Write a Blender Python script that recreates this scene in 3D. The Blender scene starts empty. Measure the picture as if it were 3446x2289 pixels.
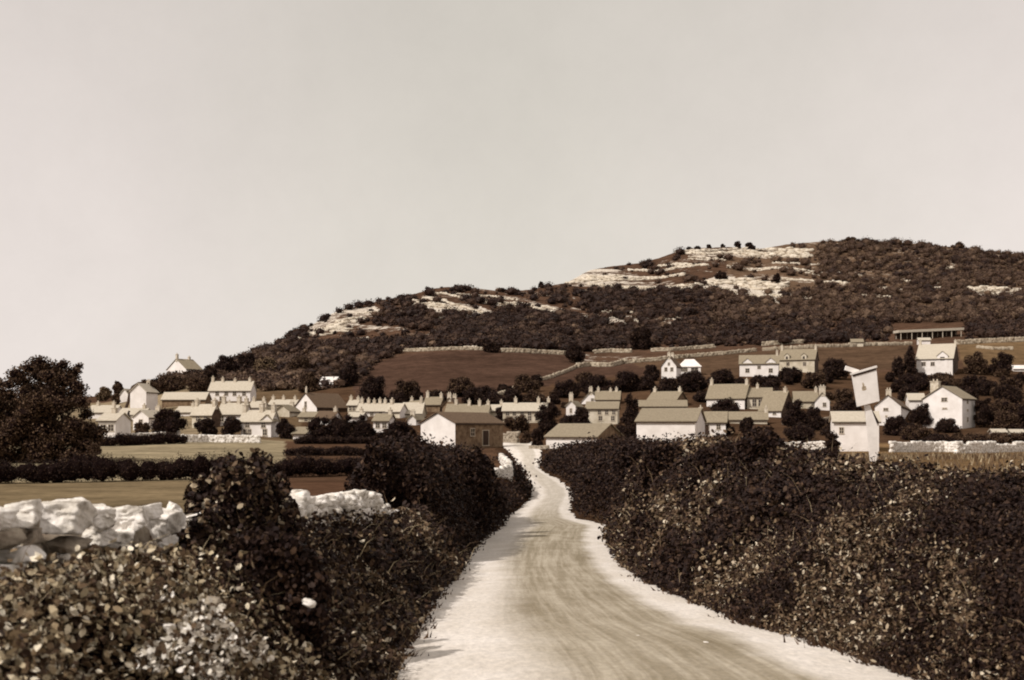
import bpy, bmesh, math
import numpy as np

# ------------------------------------------------------------------ camera, sky, sun, exposure
SC = bpy.context.scene
COL = SC.collection
F = 4160.0; CX = 1723.0; HY = 1450.0          # focal length in photo pixels, centre column, horizon row
cam_d = bpy.data.cameras.new("camera")
cam_d.sensor_width = 36.0
cam_d.lens = 36.0 * F / 3446.0
cam_d.shift_y = (HY - 1144.5) / 3446.0
cam_d.clip_start = 0.1
cam_d.clip_end = 6000.0
cam_d.dof.use_dof = True
cam_d.dof.focus_distance = 160.0
cam_d.dof.aperture_fstop = 3.4
cam = bpy.data.objects.new("camera", cam_d)
COL.objects.link(cam)
cam.rotation_euler = (math.radians(90), 0, 0)
SC.camera = cam

SUN_EL, SUN_AZ = 43.0, 232.0                   # degrees; azimuth clockwise from +Y (behind the camera, to the left)
world = bpy.data.worlds.new("World")
SC.world = world
world.use_nodes = True
wn, wl = world.node_tree.nodes, world.node_tree.links
sky = wn.new("ShaderNodeTexSky")
sky.sky_type = 'NISHITA'
sky.sun_disc = False
sky.sun_elevation = math.radians(SUN_EL)
sky.sun_rotation = math.radians(SUN_AZ)
bw = wn.new("ShaderNodeRGBToBW")
pw = wn.new("ShaderNodeMath"); pw.operation = 'POWER'; pw.inputs[1].default_value = 0.22
tint = wn.new("ShaderNodeMix"); tint.data_type = 'RGBA'; tint.blend_type = 'MULTIPLY'
tint.inputs[0].default_value = 1.0
tcw = wn.new("ShaderNodeTexCoord"); sxw = wn.new("ShaderNodeSeparateXYZ"); abw = wn.new("ShaderNodeMath"); abw.operation = 'ABSOLUTE'
wl.new(tcw.outputs['Generated'], sxw.inputs[0]); wl.new(sxw.outputs[0], abw.inputs[0])
veil = wn.new("ShaderNodeTexNoise"); veil.inputs['Scale'].default_value = 3.0; veil.inputs['Detail'].default_value = 3
wl.new(tcw.outputs['Generated'], veil.inputs['Vector'])
vm1 = wn.new("ShaderNodeMath"); vm1.operation = 'MULTIPLY_ADD'; vm1.inputs[1].default_value = 0.35
wl.new(veil.outputs[0], vm1.inputs[0]); wl.new(abw.outputs[0], vm1.inputs[2])
vr = wn.new("ShaderNodeMapRange"); vr.interpolation_type = 'SMOOTHSTEP'; vr.inputs[1].default_value = 0.12; vr.inputs[2].default_value = 0.72
wl.new(vm1.outputs[0], vr.inputs[0])
hue = wn.new("ShaderNodeMix"); hue.data_type = 'RGBA'
hue.inputs[6].default_value = (4.02, 3.77, 3.40, 1); hue.inputs[7].default_value = (4.62, 4.20, 3.98, 1)   # thin white haze towards both sides
wl.new(vr.outputs[0], hue.inputs[0]); wl.new(hue.outputs[2], tint.inputs[7])
wl.new(sky.outputs[0], bw.inputs[0])
wl.new(bw.outputs[0], pw.inputs[0])
mot = wn.new("ShaderNodeTexNoise"); mot.inputs['Scale'].default_value = 9.0; mot.inputs['Detail'].default_value = 7; mot.inputs['Roughness'].default_value = 0.7
wl.new(tcw.outputs['Generated'], mot.inputs['Vector'])
mo2 = wn.new("ShaderNodeMapRange"); mo2.inputs[1].default_value = 0.3; mo2.inputs[2].default_value = 0.7; mo2.inputs[3].default_value = 0.965; mo2.inputs[4].default_value = 1.035
wl.new(mot.outputs[0], mo2.inputs[0])
mo3 = wn.new("ShaderNodeMath"); mo3.operation = 'MULTIPLY'      # faint thin cloud
wl.new(pw.outputs[0], mo3.inputs[0]); wl.new(mo2.outputs[0], mo3.inputs[1])
wl.new(mo3.outputs[0], tint.inputs[6])
wl.new(tint.outputs[2], wn["Background"].inputs[0])
wn["Background"].inputs[1].default_value = 0.12

sun_d = bpy.data.lights.new("sun", 'SUN')
sun_d.energy = 3.4
sun_d.angle = math.radians(0.5)
sun_d.color = (1.0, 0.945, 0.89)
sun = bpy.data.objects.new("sun", sun_d)
COL.objects.link(sun)
from mathutils import Vector, Matrix
_a, _e = math.radians(SUN_AZ), math.radians(SUN_EL)
sdir = Vector((math.sin(_a) * math.cos(_e), math.cos(_a) * math.cos(_e), math.sin(_e)))
sun.rotation_euler = sdir.to_track_quat('Z', 'Y').to_euler()

SC.view_settings.view_transform = 'Standard'
SC.view_settings.look = 'None'
SC.view_settings.exposure = 0.1
SC.view_settings.gamma = 1.0
SC.cycles.filter_width = 2.0
SC.cycles.max_bounces = 6
SC.cycles.diffuse_bounces = 2
SC.cycles.glossy_bounces = 2

RNG = np.random.default_rng(7)

# ------------------------------------------------------------------ helpers: noise, meshes, tags
def vnoise(x, y, seed=0):
    x = np.asarray(x, float); y = np.asarray(y, float)
    xi = np.floor(x).astype(np.int64); yi = np.floor(y).astype(np.int64)
    xf = x - xi; yf = y - yi
    def h(i, j):
        n = (i * 374761393 + j * 668265263 + seed * 1274126177) & 0x7fffffff
        n = ((n ^ (n >> 13)) * 1274126177) & 0x7fffffff
        return ((n ^ (n >> 16)) & 0xffff) / 65535.0
    u = xf * xf * (3 - 2 * xf); v = yf * yf * (3 - 2 * yf)
    return (h(xi, yi) * (1 - u) + h(xi + 1, yi) * u) * (1 - v) + (h(xi, yi + 1) * (1 - u) + h(xi + 1, yi + 1) * u) * v * 1.0

def fbm(x, y, seed=0, o=4):
    s = 0; a = 0.5; t = 0
    for i in range(o):
        s = s + a * vnoise(x * 2 ** i + 13.1 * i, y * 2 ** i + 7.7 * i, seed + i); t += a; a *= 0.5
    return s / t

def tag(o, label=None, cat=None, group=None, kind=None):
    if label: o['label'] = label
    if cat: o['category'] = cat
    if group: o['group'] = group
    if kind: o['kind'] = kind
    return o

def raw_mesh(name, verts, faces, mats, parent=None, origin=None, smooth=False, fmat=None):
    """verts (N,3) in world space; faces: list of tuples or (M,k) array"""
    v = np.asarray(verts, float)
    org = np.zeros(3) if origin is None else np.asarray(origin, float)
    me = bpy.data.meshes.new(name)
    if isinstance(faces, list):
        me.from_pydata((v - org).tolist(), [], faces)
    else:
        f = np.asarray(faces, np.int32)
        me.vertices.add(len(v)); me.vertices.foreach_set("co", (v - org).astype(np.float32).ravel())
        me.loops.add(f.size); me.loops.foreach_set("vertex_index", f.ravel())
        me.polygons.add(len(f))
        me.polygons.foreach_set("loop_start", np.arange(0, f.size, f.shape[1], dtype=np.int32))
    me.update(calc_edges=True)
    me.validate()
    if not isinstance(mats, (list, tuple)): mats = [mats]
    for m in mats: me.materials.append(m)
    if fmat is not None: me.polygons.foreach_set("material_index", np.asarray(fmat, np.int32))
    if smooth: me.polygons.foreach_set("use_smooth", np.ones(len(me.polygons), bool))
    o = bpy.data.objects.new(name, me)
    COL.objects.link(o)
    if parent is not None:
        o.parent = parent
        o.location = Vector(org) - parent_org(parent)
    else:
        o.location = org
    return o

def parent_org(p):
    v = Vector(p.location)
    while p.parent: p = p.parent; v = v + Vector(p.location)
    return v

def empty(name, loc):
    o = bpy.data.objects.new(name, None)
    o.empty_display_size = 0.3
    COL.objects.link(o); o.location = loc
    return o

class MB:
    def __init__(s): s.v = []; s.f = []; s.m = []
    def add(s, v, f, m=0):
        n = len(s.v); s.v += [tuple(p) for p in v]; s.f += [tuple(i + n for i in q) for q in f]; s.m += [m] * len(f)
    def box(s, c, ax, ay, az, m=0):
        """centre and three half-axis vectors"""
        c, ax, ay, az = map(np.asarray, (c, ax, ay, az))
        v = [c + sx * ax + sy * ay + sz * az for sz in (-1, 1) for sy in (-1, 1) for sx in (-1, 1)]
        s.add(v, [(0, 2, 3, 1), (4, 5, 7, 6), (0, 1, 5, 4), (2, 6, 7, 3), (0, 4, 6, 2), (1, 3, 7, 5)], m)
    def tube(s, pts, rad, n=7, m=0):
        pts = [np.asarray(p, float) for p in pts]
        rings = []
        for i, p in enumerate(pts):
            d = pts[min(i + 1, len(pts) - 1)] - pts[max(i - 1, 0)]
            d = d / (np.linalg.norm(d) + 1e-9)
            a = np.cross(d, (0.3, 1, 0.1)); a /= np.linalg.norm(a); b = np.cross(d, a)
            rings.append([p + rad[i] * (math.cos(t) * a + math.sin(t) * b) for t in np.linspace(0, 2 * math.pi, n, endpoint=False)])
        v = [q for r in rings for q in r]; f = []
        for i in range(len(pts) - 1):
            for j in range(n):
                k = (j + 1) % n
                f.append((i * n + j, i * n + k, (i + 1) * n + k, (i + 1) * n + j))
        f.append(tuple(range(n))[::-1]); f.append(tuple((len(pts) - 1) * n + j for j in range(n)))
        s.add(v, f, m)
    def build(s, name, mats, parent=None, origin=None, smooth=False):
        o = raw_mesh(name, s.v, s.f, mats, parent, origin, smooth, s.m)
        bm = bmesh.new(); bm.from_mesh(o.data); bmesh.ops.recalc_face_normals(bm, faces=bm.faces); bm.to_mesh(o.data); bm.free()
        return o

def ico(sub):
    bm = bmesh.new(); bmesh.ops.create_icosphere(bm, subdivisions=sub, radius=1.0)
    v = np.array([p.co[:] for p in bm.verts]); f = np.array([[q.index for q in t.verts] for t in bm.faces]); bm.free()
    return v, f
ICO1, ICO2, ICO3, ICO4, ICO5 = ico(1), ico(2), ico(3), ico(4), ico(5)

# ------------------------------------------------------------------ materials
def s2l(r, g, b):
    return tuple((c / 255 / 12.92 if c / 255 <= 0.04045 else ((c / 255 + 0.055) / 1.055) ** 2.4) for c in (r, g, b))

def mat(name, cols, scale=3.0, rough=0.9, bump=0.0, bscale=None, stretch=(1, 1, 1), spec=0.2, detail=6, island=False, contrast=(0.35, 0.65)):
    m = bpy.data.materials.new(name); m.use_nodes = True
    n, l = m.node_tree.nodes, m.node_tree.links
    p = n["Principled BSDF"]; p.inputs['Roughness'].default_value = rough
    p.inputs['Specular IOR Level'].default_value = spec
    tc = n.new("ShaderNodeTexCoord"); mp = n.new("ShaderNodeMapping"); mp.inputs['Scale'].default_value = stretch
    l.new(tc.outputs['Object'], mp.inputs[0])
    nz = n.new("ShaderNodeTexNoise"); nz.inputs['Scale'].default_value = scale; nz.inputs['Detail'].default_value = detail
    nz.inputs['Roughness'].default_value = 0.65
    l.new(mp.outputs[0], nz.inputs['Vector'])
    cr = n.new("ShaderNodeValToRGB")
    k = len(cols)
    while len(cr.color_ramp.elements) < k: cr.color_ramp.elements.new(0.5)
    for i, c in enumerate(cols):
        e = cr.color_ramp.elements[i]
        e.position = contrast[0] + (contrast[1] - contrast[0]) * i / max(1, k - 1); e.color = (*c, 1)
    l.new(nz.outputs[0], cr.inputs[0])
    l.new(cr.outputs[0], p.inputs['Base Color'])
    if bump:
        b = n.new("ShaderNodeBump"); b.inputs['Strength'].default_value = bump; b.inputs['Distance'].default_value = 0.05
        nb = n.new("ShaderNodeTexNoise"); nb.inputs['Scale'].default_value = bscale or scale * 4; nb.inputs['Detail'].default_value = 4
        l.new(mp.outputs[0], nb.inputs['Vector']); l.new(nb.outputs[0], b.inputs['Height']); l.new(b.outputs[0], p.inputs['Normal'])
    return m

def leaf_mat(name, stops, rough=0.6, spec=0.10):
    m = bpy.data.materials.new(name); m.use_nodes = True
    n, l = m.node_tree.nodes, m.node_tree.links
    p = n["Principled BSDF"]; p.inputs['Roughness'].default_value = rough; p.inputs['Specular IOR Level'].default_value = spec
    g = n.new("ShaderNodeNewGeometry"); cr = n.new("ShaderNodeValToRGB")
    while len(cr.color_ramp.elements) < len(stops): cr.color_ramp.elements.new(0.5)
    for i, (pos, c) in enumerate(stops):
        cr.color_ramp.elements[i].position = pos; cr.color_ramp.elements[i].color = (*c, 1)
    l.new(g.outputs['Random Per Island'], cr.inputs[0]); l.new(cr.outputs[0], p.inputs['Base Color'])
    return m

M = {}
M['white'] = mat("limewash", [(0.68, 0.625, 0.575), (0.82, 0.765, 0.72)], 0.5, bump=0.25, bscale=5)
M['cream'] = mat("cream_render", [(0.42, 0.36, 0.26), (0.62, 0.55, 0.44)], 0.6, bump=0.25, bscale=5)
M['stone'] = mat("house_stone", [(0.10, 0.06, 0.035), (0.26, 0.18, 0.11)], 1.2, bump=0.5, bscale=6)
M['darkwall'] = mat("painted_shade_wall", [(0.05, 0.03, 0.02), (0.12, 0.075, 0.05)], 1.2, bump=0.3, bscale=6)  # for right-hand walls: their shade is put into the colour
M['slate_pale'] = mat("pale_slate", [(0.36, 0.31, 0.235), (0.55, 0.49, 0.40)], 3.2, bump=0.35, bscale=7, contrast=(0.25, 0.75))
M['slate'] = mat("slate", [(0.165, 0.130, 0.087), (0.32, 0.268, 0.188)], 3.2, bump=0.35, bscale=7, contrast=(0.25, 0.75))
M['slate_dark'] = mat("dark_slate", [(0.07, 0.043, 0.027), (0.17, 0.115, 0.072)], 3.2, bump=0.35, bscale=7, contrast=(0.25, 0.75))
M['chim'] = mat("chimney_stone", [(0.40, 0.33, 0.24), (0.62, 0.55, 0.45)], 2.0)
M['pot'] = mat("chimney_clay", [(0.25, 0.16, 0.10), (0.40, 0.30, 0.2)], 3.0)
M['frame'] = mat("painted_frame", [(0.45, 0.38, 0.28), (0.6, 0.52, 0.42)], 3.0)
M['glass'] = mat("window_glass", [(0.020, 0.012, 0.010), (0.045, 0.028, 0.02)], 1.0, rough=0.15, spec=0.5)
M['door'] = mat("dark_door", [(0.03, 0.018, 0.012), (0.06, 0.035, 0.022)], 3.0)
M['wood'] = mat("bark", [(0.03, 0.018, 0.012), (0.09, 0.055, 0.035)], 3.0, bump=0.5, stretch=(1, 1, 0.3))
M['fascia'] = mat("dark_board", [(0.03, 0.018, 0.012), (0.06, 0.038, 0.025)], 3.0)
M['lime'] = mat("limestone", [(0.16, 0.125, 0.095), (0.58, 0.53, 0.46), (0.82, 0.77, 0.71)], 3.0, bump=1.0, bscale=9, contrast=(0.30, 0.58))
M['limegrey'] = mat("weathered_limestone", [(0.16, 0.12, 0.085), (0.42, 0.36, 0.28)], 3.2, bump=0.8, bscale=9)
M['fieldstone'] = mat('field_wall_stone', [(0.20, 0.15, 0.10), (0.46, 0.395, 0.30)], 0.9, bump=0.6, bscale=6)
M['crag'] = mat("crag_limestone", [(0.20, 0.14, 0.095), (0.52, 0.45, 0.35), (0.66, 0.59, 0.49)], 0.35, bump=0.8, bscale=1.2, contrast=(0.34, 0.60), stretch=(1, 1, 2))
M['signwhite'] = mat("painted_board", [(0.70, 0.65, 0.60), (0.82, 0.77, 0.72)], 2.0)
M['signink'] = mat("faded_emblem", [(0.30, 0.22, 0.13), (0.50, 0.42, 0.32)], 9.0)
DK = (0.013, 0.0068, 0.0058)
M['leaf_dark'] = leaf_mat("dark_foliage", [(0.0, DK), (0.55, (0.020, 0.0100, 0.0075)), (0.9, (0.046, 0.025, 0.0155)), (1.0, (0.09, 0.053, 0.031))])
M['leaf_wood'] = leaf_mat("hill_wood_foliage", [(0.0, (0.017, 0.0088, 0.0070)), (0.6, (0.030, 0.0158, 0.0112)), (1.0, (0.066, 0.037, 0.024))])
M['leaf_scrub'] = leaf_mat("hill_scrub_foliage", [(0.0, (0.042, 0.023, 0.0155)), (0.6, (0.076, 0.045, 0.029)), (1.0, (0.14, 0.090, 0.057))])
M['leaf_mid'] = leaf_mat("brown_foliage", [(0.0, (0.028, 0.0145, 0.0095)), (0.6, (0.060, 0.033, 0.019)), (1.0, (0.15, 0.094, 0.055))])
M['leaf_pale'] = leaf_mat("pale_foliage", [(0.0, (0.06, 0.035, 0.02)), (0.6, (0.15, 0.10, 0.055)), (1.0, (0.28, 0.20, 0.12))])
M['bramble'] = leaf_mat("bramble_leaves", [(0.0, DK), (0.50, (0.024, 0.0125, 0.0088)), (0.78, (0.066, 0.038, 0.022)), (0.94, (0.19, 0.132, 0.078)), (0.98, (0.42, 0.34, 0.235)), (1.0, (0.60, 0.53, 0.42))])  # palest stops put sun glints on the leaves into the colour
M['weed'] = leaf_mat("weed_leaves", [(0.0, (0.030, 0.016, 0.010)), (0.34, (0.065, 0.039, 0.022)), (0.60, (0.20, 0.14, 0.08)), (0.82, (0.46, 0.38, 0.25)), (1.0, (0.78, 0.70, 0.56))])
M['bramble_sun_tint'] = leaf_mat('sun_tinted_bramble_leaves', [(0.0, DK), (0.35, (0.05, 0.029, 0.018)), (0.68, (0.125, 0.080, 0.047)), (0.9, (0.26, 0.19, 0.118)), (1.0, (0.60, 0.52, 0.40))])  # lighter copy of bramble with sunlight put into the leaf colour
M['flower'] = leaf_mat('white_weed_flowers', [(0.0, (0.05, 0.03, 0.018)), (0.38, (0.10, 0.065, 0.038)), (0.52, (0.62, 0.56, 0.47)), (1.0, (0.82, 0.77, 0.70))])
M['core'] = mat("foliage_core_shade", [(0.007, 0.004, 0.004), (0.014, 0.008, 0.007)], 1.0, spec=0.0)  # near-black filler behind the leaves; inner shade put into its colour
M['straw'] = leaf_mat("dry_grass", [(0.0, (0.07, 0.042, 0.024)), (0.6, (0.16, 0.105, 0.06)), (1.0, (0.40, 0.32, 0.2))])

def ground_mat():
    m = bpy.data.materials.new("land"); m.use_nodes = True
    n, l = m.node_tree.nodes, m.node_tree.links
    p = n["Principled BSDF"]; p.inputs['Roughness'].default_value = 1.0; p.inputs['Specular IOR Level'].default_value = 0.0
    at = n.new("ShaderNodeAttribute"); at.attribute_name = "cover"
    ar = n.new("ShaderNodeAttribute"); ar.attribute_name = "rock"
    tc = n.new("ShaderNodeTexCoord")
    def noise(sc, st=(1, 1, 1), d=8):
        mp = n.new("ShaderNodeMapping"); mp.inputs['Scale'].default_value = st
        z = n.new("ShaderNodeTexNoise"); z.inputs['Scale'].default_value = sc; z.inputs['Detail'].default_value = d; z.inputs['Roughness'].default_value = 0.7
        l.new(tc.outputs['Object'], mp.inputs[0]); l.new(mp.outputs[0], z.inputs['Vector']); return z
    n1 = noise(0.25); n2 = noise(1.6)
    r1 = n.new("ShaderNodeMapRange"); r1.inputs[1].default_value = 0.3; r1.inputs[2].default_value = 0.7; r1.inputs[3].default_value = 0.62; r1.inputs[4].default_value = 1.35
    l.new(n1.outputs[0], r1.inputs[0])
    r2 = n.new("ShaderNodeMapRange"); r2.inputs[1].default_value = 0.3; r2.inputs[2].default_value = 0.7; r2.inputs[3].default_value = 0.75; r2.inputs[4].default_value = 1.25
    l.new(n2.outputs[0], r2.inputs[0])
    n0 = noise(0.035, (1, 1.6, 1), 10)
    r0 = n.new("ShaderNodeMapRange"); r0.inputs[1].default_value = 0.32; r0.inputs[2].default_value = 0.68; r0.inputs[3].default_value = 0.72; r0.inputs[4].default_value = 1.3
    l.new(n0.outputs[0], r0.inputs[0])
    m0 = n.new("ShaderNodeMath"); m0.operation = 'MULTIPLY'; l.new(r1.outputs[0], m0.inputs[0]); l.new(r0.outputs[0], m0.inputs[1])
    mm = n.new("ShaderNodeMath"); mm.operation = 'MULTIPLY'; l.new(m0.outputs[0], mm.inputs[0]); l.new(r2.outputs[0], mm.inputs[1])
    mx = n.new("ShaderNodeVectorMath"); mx.operation = 'SCALE'
    l.new(at.outputs['Color'], mx.inputs[0]); l.new(mm.outputs[0], mx.inputs['Scale'])
    # scree and bare limestone broken up by noise
    n3 = noise(0.22, (1, 1, 2.2)); ad = n.new("ShaderNodeMath"); ad.operation = 'ADD'
    l.new(ar.outputs['Fac'], ad.inputs[0]); l.new(n3.outputs[0], ad.inputs[1])
    r3 = n.new("ShaderNodeMapRange"); r3.inputs[1].default_value = 0.98; r3.inputs[2].default_value = 1.10
    l.new(ad.outputs[0], r3.inputs[0])
    n4 = noise(0.8); rc = n.new("ShaderNodeValToRGB")
    rc.color_ramp.elements[0].position = 0.3; rc.color_ramp.elements[0].color = (0.24, 0.18, 0.12, 1)
    rc.color_ramp.elements[1].position = 0.62; rc.color_ramp.elements[1].color = (0.70, 0.63, 0.54, 1)
    l.new(n4.outputs[0], rc.inputs[0])
    mix = n.new("ShaderNodeMix"); mix.data_type = 'RGBA'
    l.new(r3.outputs[0], mix.inputs[0]); l.new(mx.outputs[0], mix.inputs[6]); l.new(rc.outputs[0], mix.inputs[7])
    l.new(mix.outputs[2], p.inputs['Base Color'])
    b = n.new("ShaderNodeBump"); b.inputs['Strength'].default_value = 0.6; b.inputs['Distance'].default_value = 0.25
    l.new(n2.outputs[0], b.inputs['Height']); l.new(b.outputs[0], p.inputs['Normal'])
    return m
M['land'] = ground_mat()

def road_mat():
    m = bpy.data.materials.new("dusty_road"); m.use_nodes = True
    n, l = m.node_tree.nodes, m.node_tree.links
    p = n["Principled BSDF"]; p.inputs['Roughness'].default_value = 0.95; p.inputs['Specular IOR Level'].default_value = 0.1
    uv = n.new("ShaderNodeUVMap"); uv.uv_map = "UVMap"
    sx = n.new("ShaderNodeSeparateXYZ"); l.new(uv.outputs[0], sx.inputs[0])
    def noise(sc, st, d=6, r=0.6):
        mp = n.new("ShaderNodeMapping"); mp.inputs['Scale'].default_value = st
        z = n.new("ShaderNodeTexNoise"); z.inputs['Scale'].default_value = sc; z.inputs['Detail'].default_value = d; z.inputs['Roughness'].default_value = r
        l.new(uv.outputs[0], mp.inputs[0]); l.new(mp.outputs[0], z.inputs['Vector']); return z
    def mr(src, a, b, c, d):
        r = n.new("ShaderNodeMapRange"); r.interpolation_type = 'SMOOTHSTEP'
        for i, v in enumerate((a, b, c, d)): r.inputs[1 + i].default_value = v
        l.new(src, r.inputs[0]); return r.outputs[0]
    def mth(op, a, b):
        q = n.new("ShaderNodeMath"); q.operation = op
        for i, v in enumerate((a, b)):
            if isinstance(v, (int, float)): q.inputs[i].default_value = v
            else: l.new(v, q.inputs[i])
        return q.outputs[0]
    wob = noise(1.0, (1.5, 0.35, 1))
    u = mth('ADD', sx.outputs[0], mth('MULTIPLY', mth('SUBTRACT', wob.outputs[0], 0.5), 0.16))
    body = mth('MULTIPLY', mr(u, 0.20, 0.42, 0, 1), mth('MULTIPLY', mr(u, 0.74, 0.84, 1, 0), mr(sx.outputs[1], 70, 115, 1.0, 0.5)))
    streak = noise(1.0, (30, 0.10, 1), 8, 0.72)
    st = mr(streak.outputs[0], 0.40, 0.62, 0.0, 1.0)
    patch = noise(0.9, (5, 0.35, 1), 8, .7)
    pt = mr(patch.outputs[0], 0.35, 0.7, 0.0, 1.0)
    fine = noise(9, (7, 0.45, 1), 9, 0.8)
    fn = mr(fine.outputs[0], 0.3, 0.7, 0.78, 1.18)
    tar = n.new("ShaderNodeMix"); tar.data_type = 'RGBA'
    tar.inputs[6].default_value = (0.235, 0.192, 0.128, 1); tar.inputs[7].default_value = (0.47, 0.41, 0.32, 1)
    l.new(mth('ADD', mth('MULTIPLY', st, 0.55), mth('MULTIPLY', pt, 0.45)), tar.inputs[0])
    dust = n.new("ShaderNodeMix"); dust.data_type = 'RGBA'
    dust.inputs[6].default_value = (0.64, 0.575, 0.50, 1); dust.inputs[7].default_value = (0.76, 0.70, 0.64, 1)
    l.new(pt, dust.inputs[0])
    mx = n.new("ShaderNodeMix"); mx.data_type = 'RGBA'
    l.new(body, mx.inputs[0]); l.new(dust.outputs[2], mx.inputs[6]); l.new(tar.outputs[2], mx.inputs[7])
    # a few dark tar stains in the carriageway
    stain = noise(0.6, (6, 0.7, 1), 10, 0.8)
    sm = mth('MULTIPLY', mr(stain.outputs[0], 0.60, 0.70, 0, 0.7), body)
    m2 = n.new("ShaderNodeMix"); m2.data_type = 'RGBA'; m2.inputs[7].default_value = (0.11, 0.07, 0.035, 1)
    l.new(sm, m2.inputs[0]); l.new(mx.outputs[2], m2.inputs[6])
    vm = n.new("ShaderNodeVectorMath"); vm.operation = 'SCALE'; l.new(m2.outputs[2], vm.inputs[0]); l.new(fn, vm.inputs['Scale'])
    l.new(vm.outputs[0], p.inputs['Base Color'])
    b = n.new("ShaderNodeBump"); b.inputs['Strength'].default_value = 0.5; b.inputs['Distance'].default_value = 0.03
    l.new(fine.outputs[0], b.inputs['Height']); l.new(b.outputs[0], p.inputs['Normal'])
    return m
M['road'] = road_mat()

# ------------------------------------------------------------------ the lie of the land
ROAD = np.array([  # distance, left edge column, right edge column, height
    (14, 1299, 3094, -2.82), (17.2, 1340, 2810, -3.02), (20.6, 1385, 2510, -3.22), (26, 1432, 2340, -3.6), (34, 1505, 2185, -4.15),
    (42, 1540, 2115, -4.65), (50, 1572, 2085, -5.0), (60, 1610, 2055, -5.42), (70, 1655, 2046, -5.72), (76, 1682, 2052, -5.86),
    (80, 1690, 2000, -5.95), (85, 1702, 1935, -6.05), (95, 1742, 1912, -6.22), (105, 1772, 1912, -6.3), (118, 1800, 1926, -6.27),
    (128, 1795, 1922, -6.1), (140, 1772, 1880, -5.62), (150, 1753, 1838, -5.2), (158, 1742, 1810, -4.8), (168, 1736, 1814, -4.1),
    (178, 1728, 1820, -3.4), (190, 1705, 1815, -2.75), (200, 1692, 1806, -2.45), (225, 1680, 1790, -2.3)])
RY = np.concatenate([[-60, 4], ROAD[:, 0]])
RL = np.concatenate([[-2.1, -1.75], (ROAD[:, 1] - CX) / F * ROAD[:, 0]])
RR = np.concatenate([[4.4, 4.55], (ROAD[:, 2] - CX) / F * ROAD[:, 0]])
RZ = np.concatenate([[-2.0, -2.3], ROAD[:, 3]])

# lower land: per column (distance, row in the photo or height if |v|<100)
def c(*a): return a
LOW = {
 -600: c((5, -1.9), (12, -2.0), (30, -3.0), (60, -3.6), (90, -3.75), (130, -3.2), (190, -1.75), (250, 1.0), (320, 5), (400, 10), (480, 14), (560, 17)),
 0: c((5, -1.9), (12, -2.0), (30, -3.0), (60, -3.6), (90, -3.75), (130, -3.2), (190, -1.75), (230, -0.9), (300, 2.4), (380, 7.5), (450, 12), (520, 15)),
 350: c((5, -1.9), (12, -2.0), (30, -3.0), (60, -3.6), (90, -3.75), (130, -3.2), (190, -1.75), (230, -0.9), (300, 2.4), (380, 7.5), (450, 13), (520, 16)),
 620: c((5, -1.9), (12, -2.1), (30, -3.1), (60, -3.6), (90, -3.7), (130, -3.2), (195, 1486), (250, 1440), (300, 1398), (350, 1345), (400, 1278), (430, 1272)),
 800: c((5, -1.9), (12, -2.1), (30, -3.1), (60, -3.6), (90, -3.7), (130, -3.3), (195, 1488), (250, 1432), (300, 1386), (350, 1345), (420, 1290), (480, 1240), (530, 1200)),
 1000: c((5, -1.9), (12, -2.1), (30, -3.1), (60, -3.6), (90, -3.7), (130, -3.4), (200, 1492), (260, 1432), (320, 1372), (380, 1322), (440, 1270), (500, 1215), (560, 1150)),
 1150: c((5, -1.9), (12, -2.2), (30, -3.2), (60, -3.7), (90, -3.7), (130, -3.5), (200, 1497), (260, 1432), (320, 1376), (360, 1330), (420, 1270), (480, 1215), (540, 1150)),
 1300: c((5, -1.9), (12, -2.2), (30, -3.2), (60, -3.8), (90, -3.9), (130, -3.7), (200, 1500), (250, 1440), (300, 1390), (340, 1350), (400, 1280), (460, 1210), (500, 1175)),
 1500: c((5, -1.9), (12, -2.2), (30, -3.2), (60, -3.9), (90, -4.2), (130, -4.0), (200, 1503), (250, 1450), (300, 1395), (330, 1355), (400, 1268), (480, 1183), (540, 1120)),
 1750: c((5, -1.9), (12, -2.2), (30, -3.0), (60, -3.5), (90, -4.0), (130, -4.2), (200, 1500), (260, 1440), (300, 1395), (330, 1352), (400, 1268), (480, 1185), (540, 1135)),
 2000: c((5, -1.9), (12, -2.1), (30, -2.2), (60, -2.0), (100, -2.9), (140, -3.5), (195, 1512), (250, 1440), (300, 1390), (340, 1340), (420, 1255), (480, 1200), (540, 1150)),
 2300: c((5, -1.9), (12, -2.0), (30, -1.9), (60, -1.6), (100, -2.5), (140, -3.0), (195, 1510), (250, 1435), (300, 1375), (340, 1312), (400, 1255), (470, 1195), (540, 1150)),
 2600: c((5, -1.9), (12, -2.0), (30, -1.8), (60, -1.5), (120, -2.5), (185, -3.2), (220, 1470), (260, 1425), (300, 1382), (350, 1310), (390, 1258), (470, 1175), (540, 1140)),
 2900: c((5, -1.9), (12, -2.0), (30, -1.7), (60, -1.45), (120, -2.4), (185, -3.1), (215, 1480), (260, 1435), (300, 1390), (350, 1320), (400, 1255), (460, 1180), (520, 1145)),
 3200: c((5, -1.9), (12, -2.0), (30, -1.7), (60, -1.45), (120, -2.4), (185, -3.2), (225, 1468), (262, 1425), (300, 1380), (340, 1320), (385, 1260), (460, 1165), (520, 1135)),
 3500: c((5, -1.9), (12, -2.0), (30, -1.7), (60, -1.45), (120, -2.3), (185, -3.2), (230, 1462), (262, 1425), (300, 1380), (340, 1320), (385, 1260), (460, 1160), (520, 1130)),
 4300: c((5, -1.9), (12, -2.0), (30, -1.7), (60, -1.45), (120, -2.3), (185, -3.2), (230, 1462), (262, 1425), (300, 1380), (340, 1320), (385, 1260), (460, 1160), (520, 1130)),
}
LPX = np.array(sorted(LOW)); LCOL = []
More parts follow.
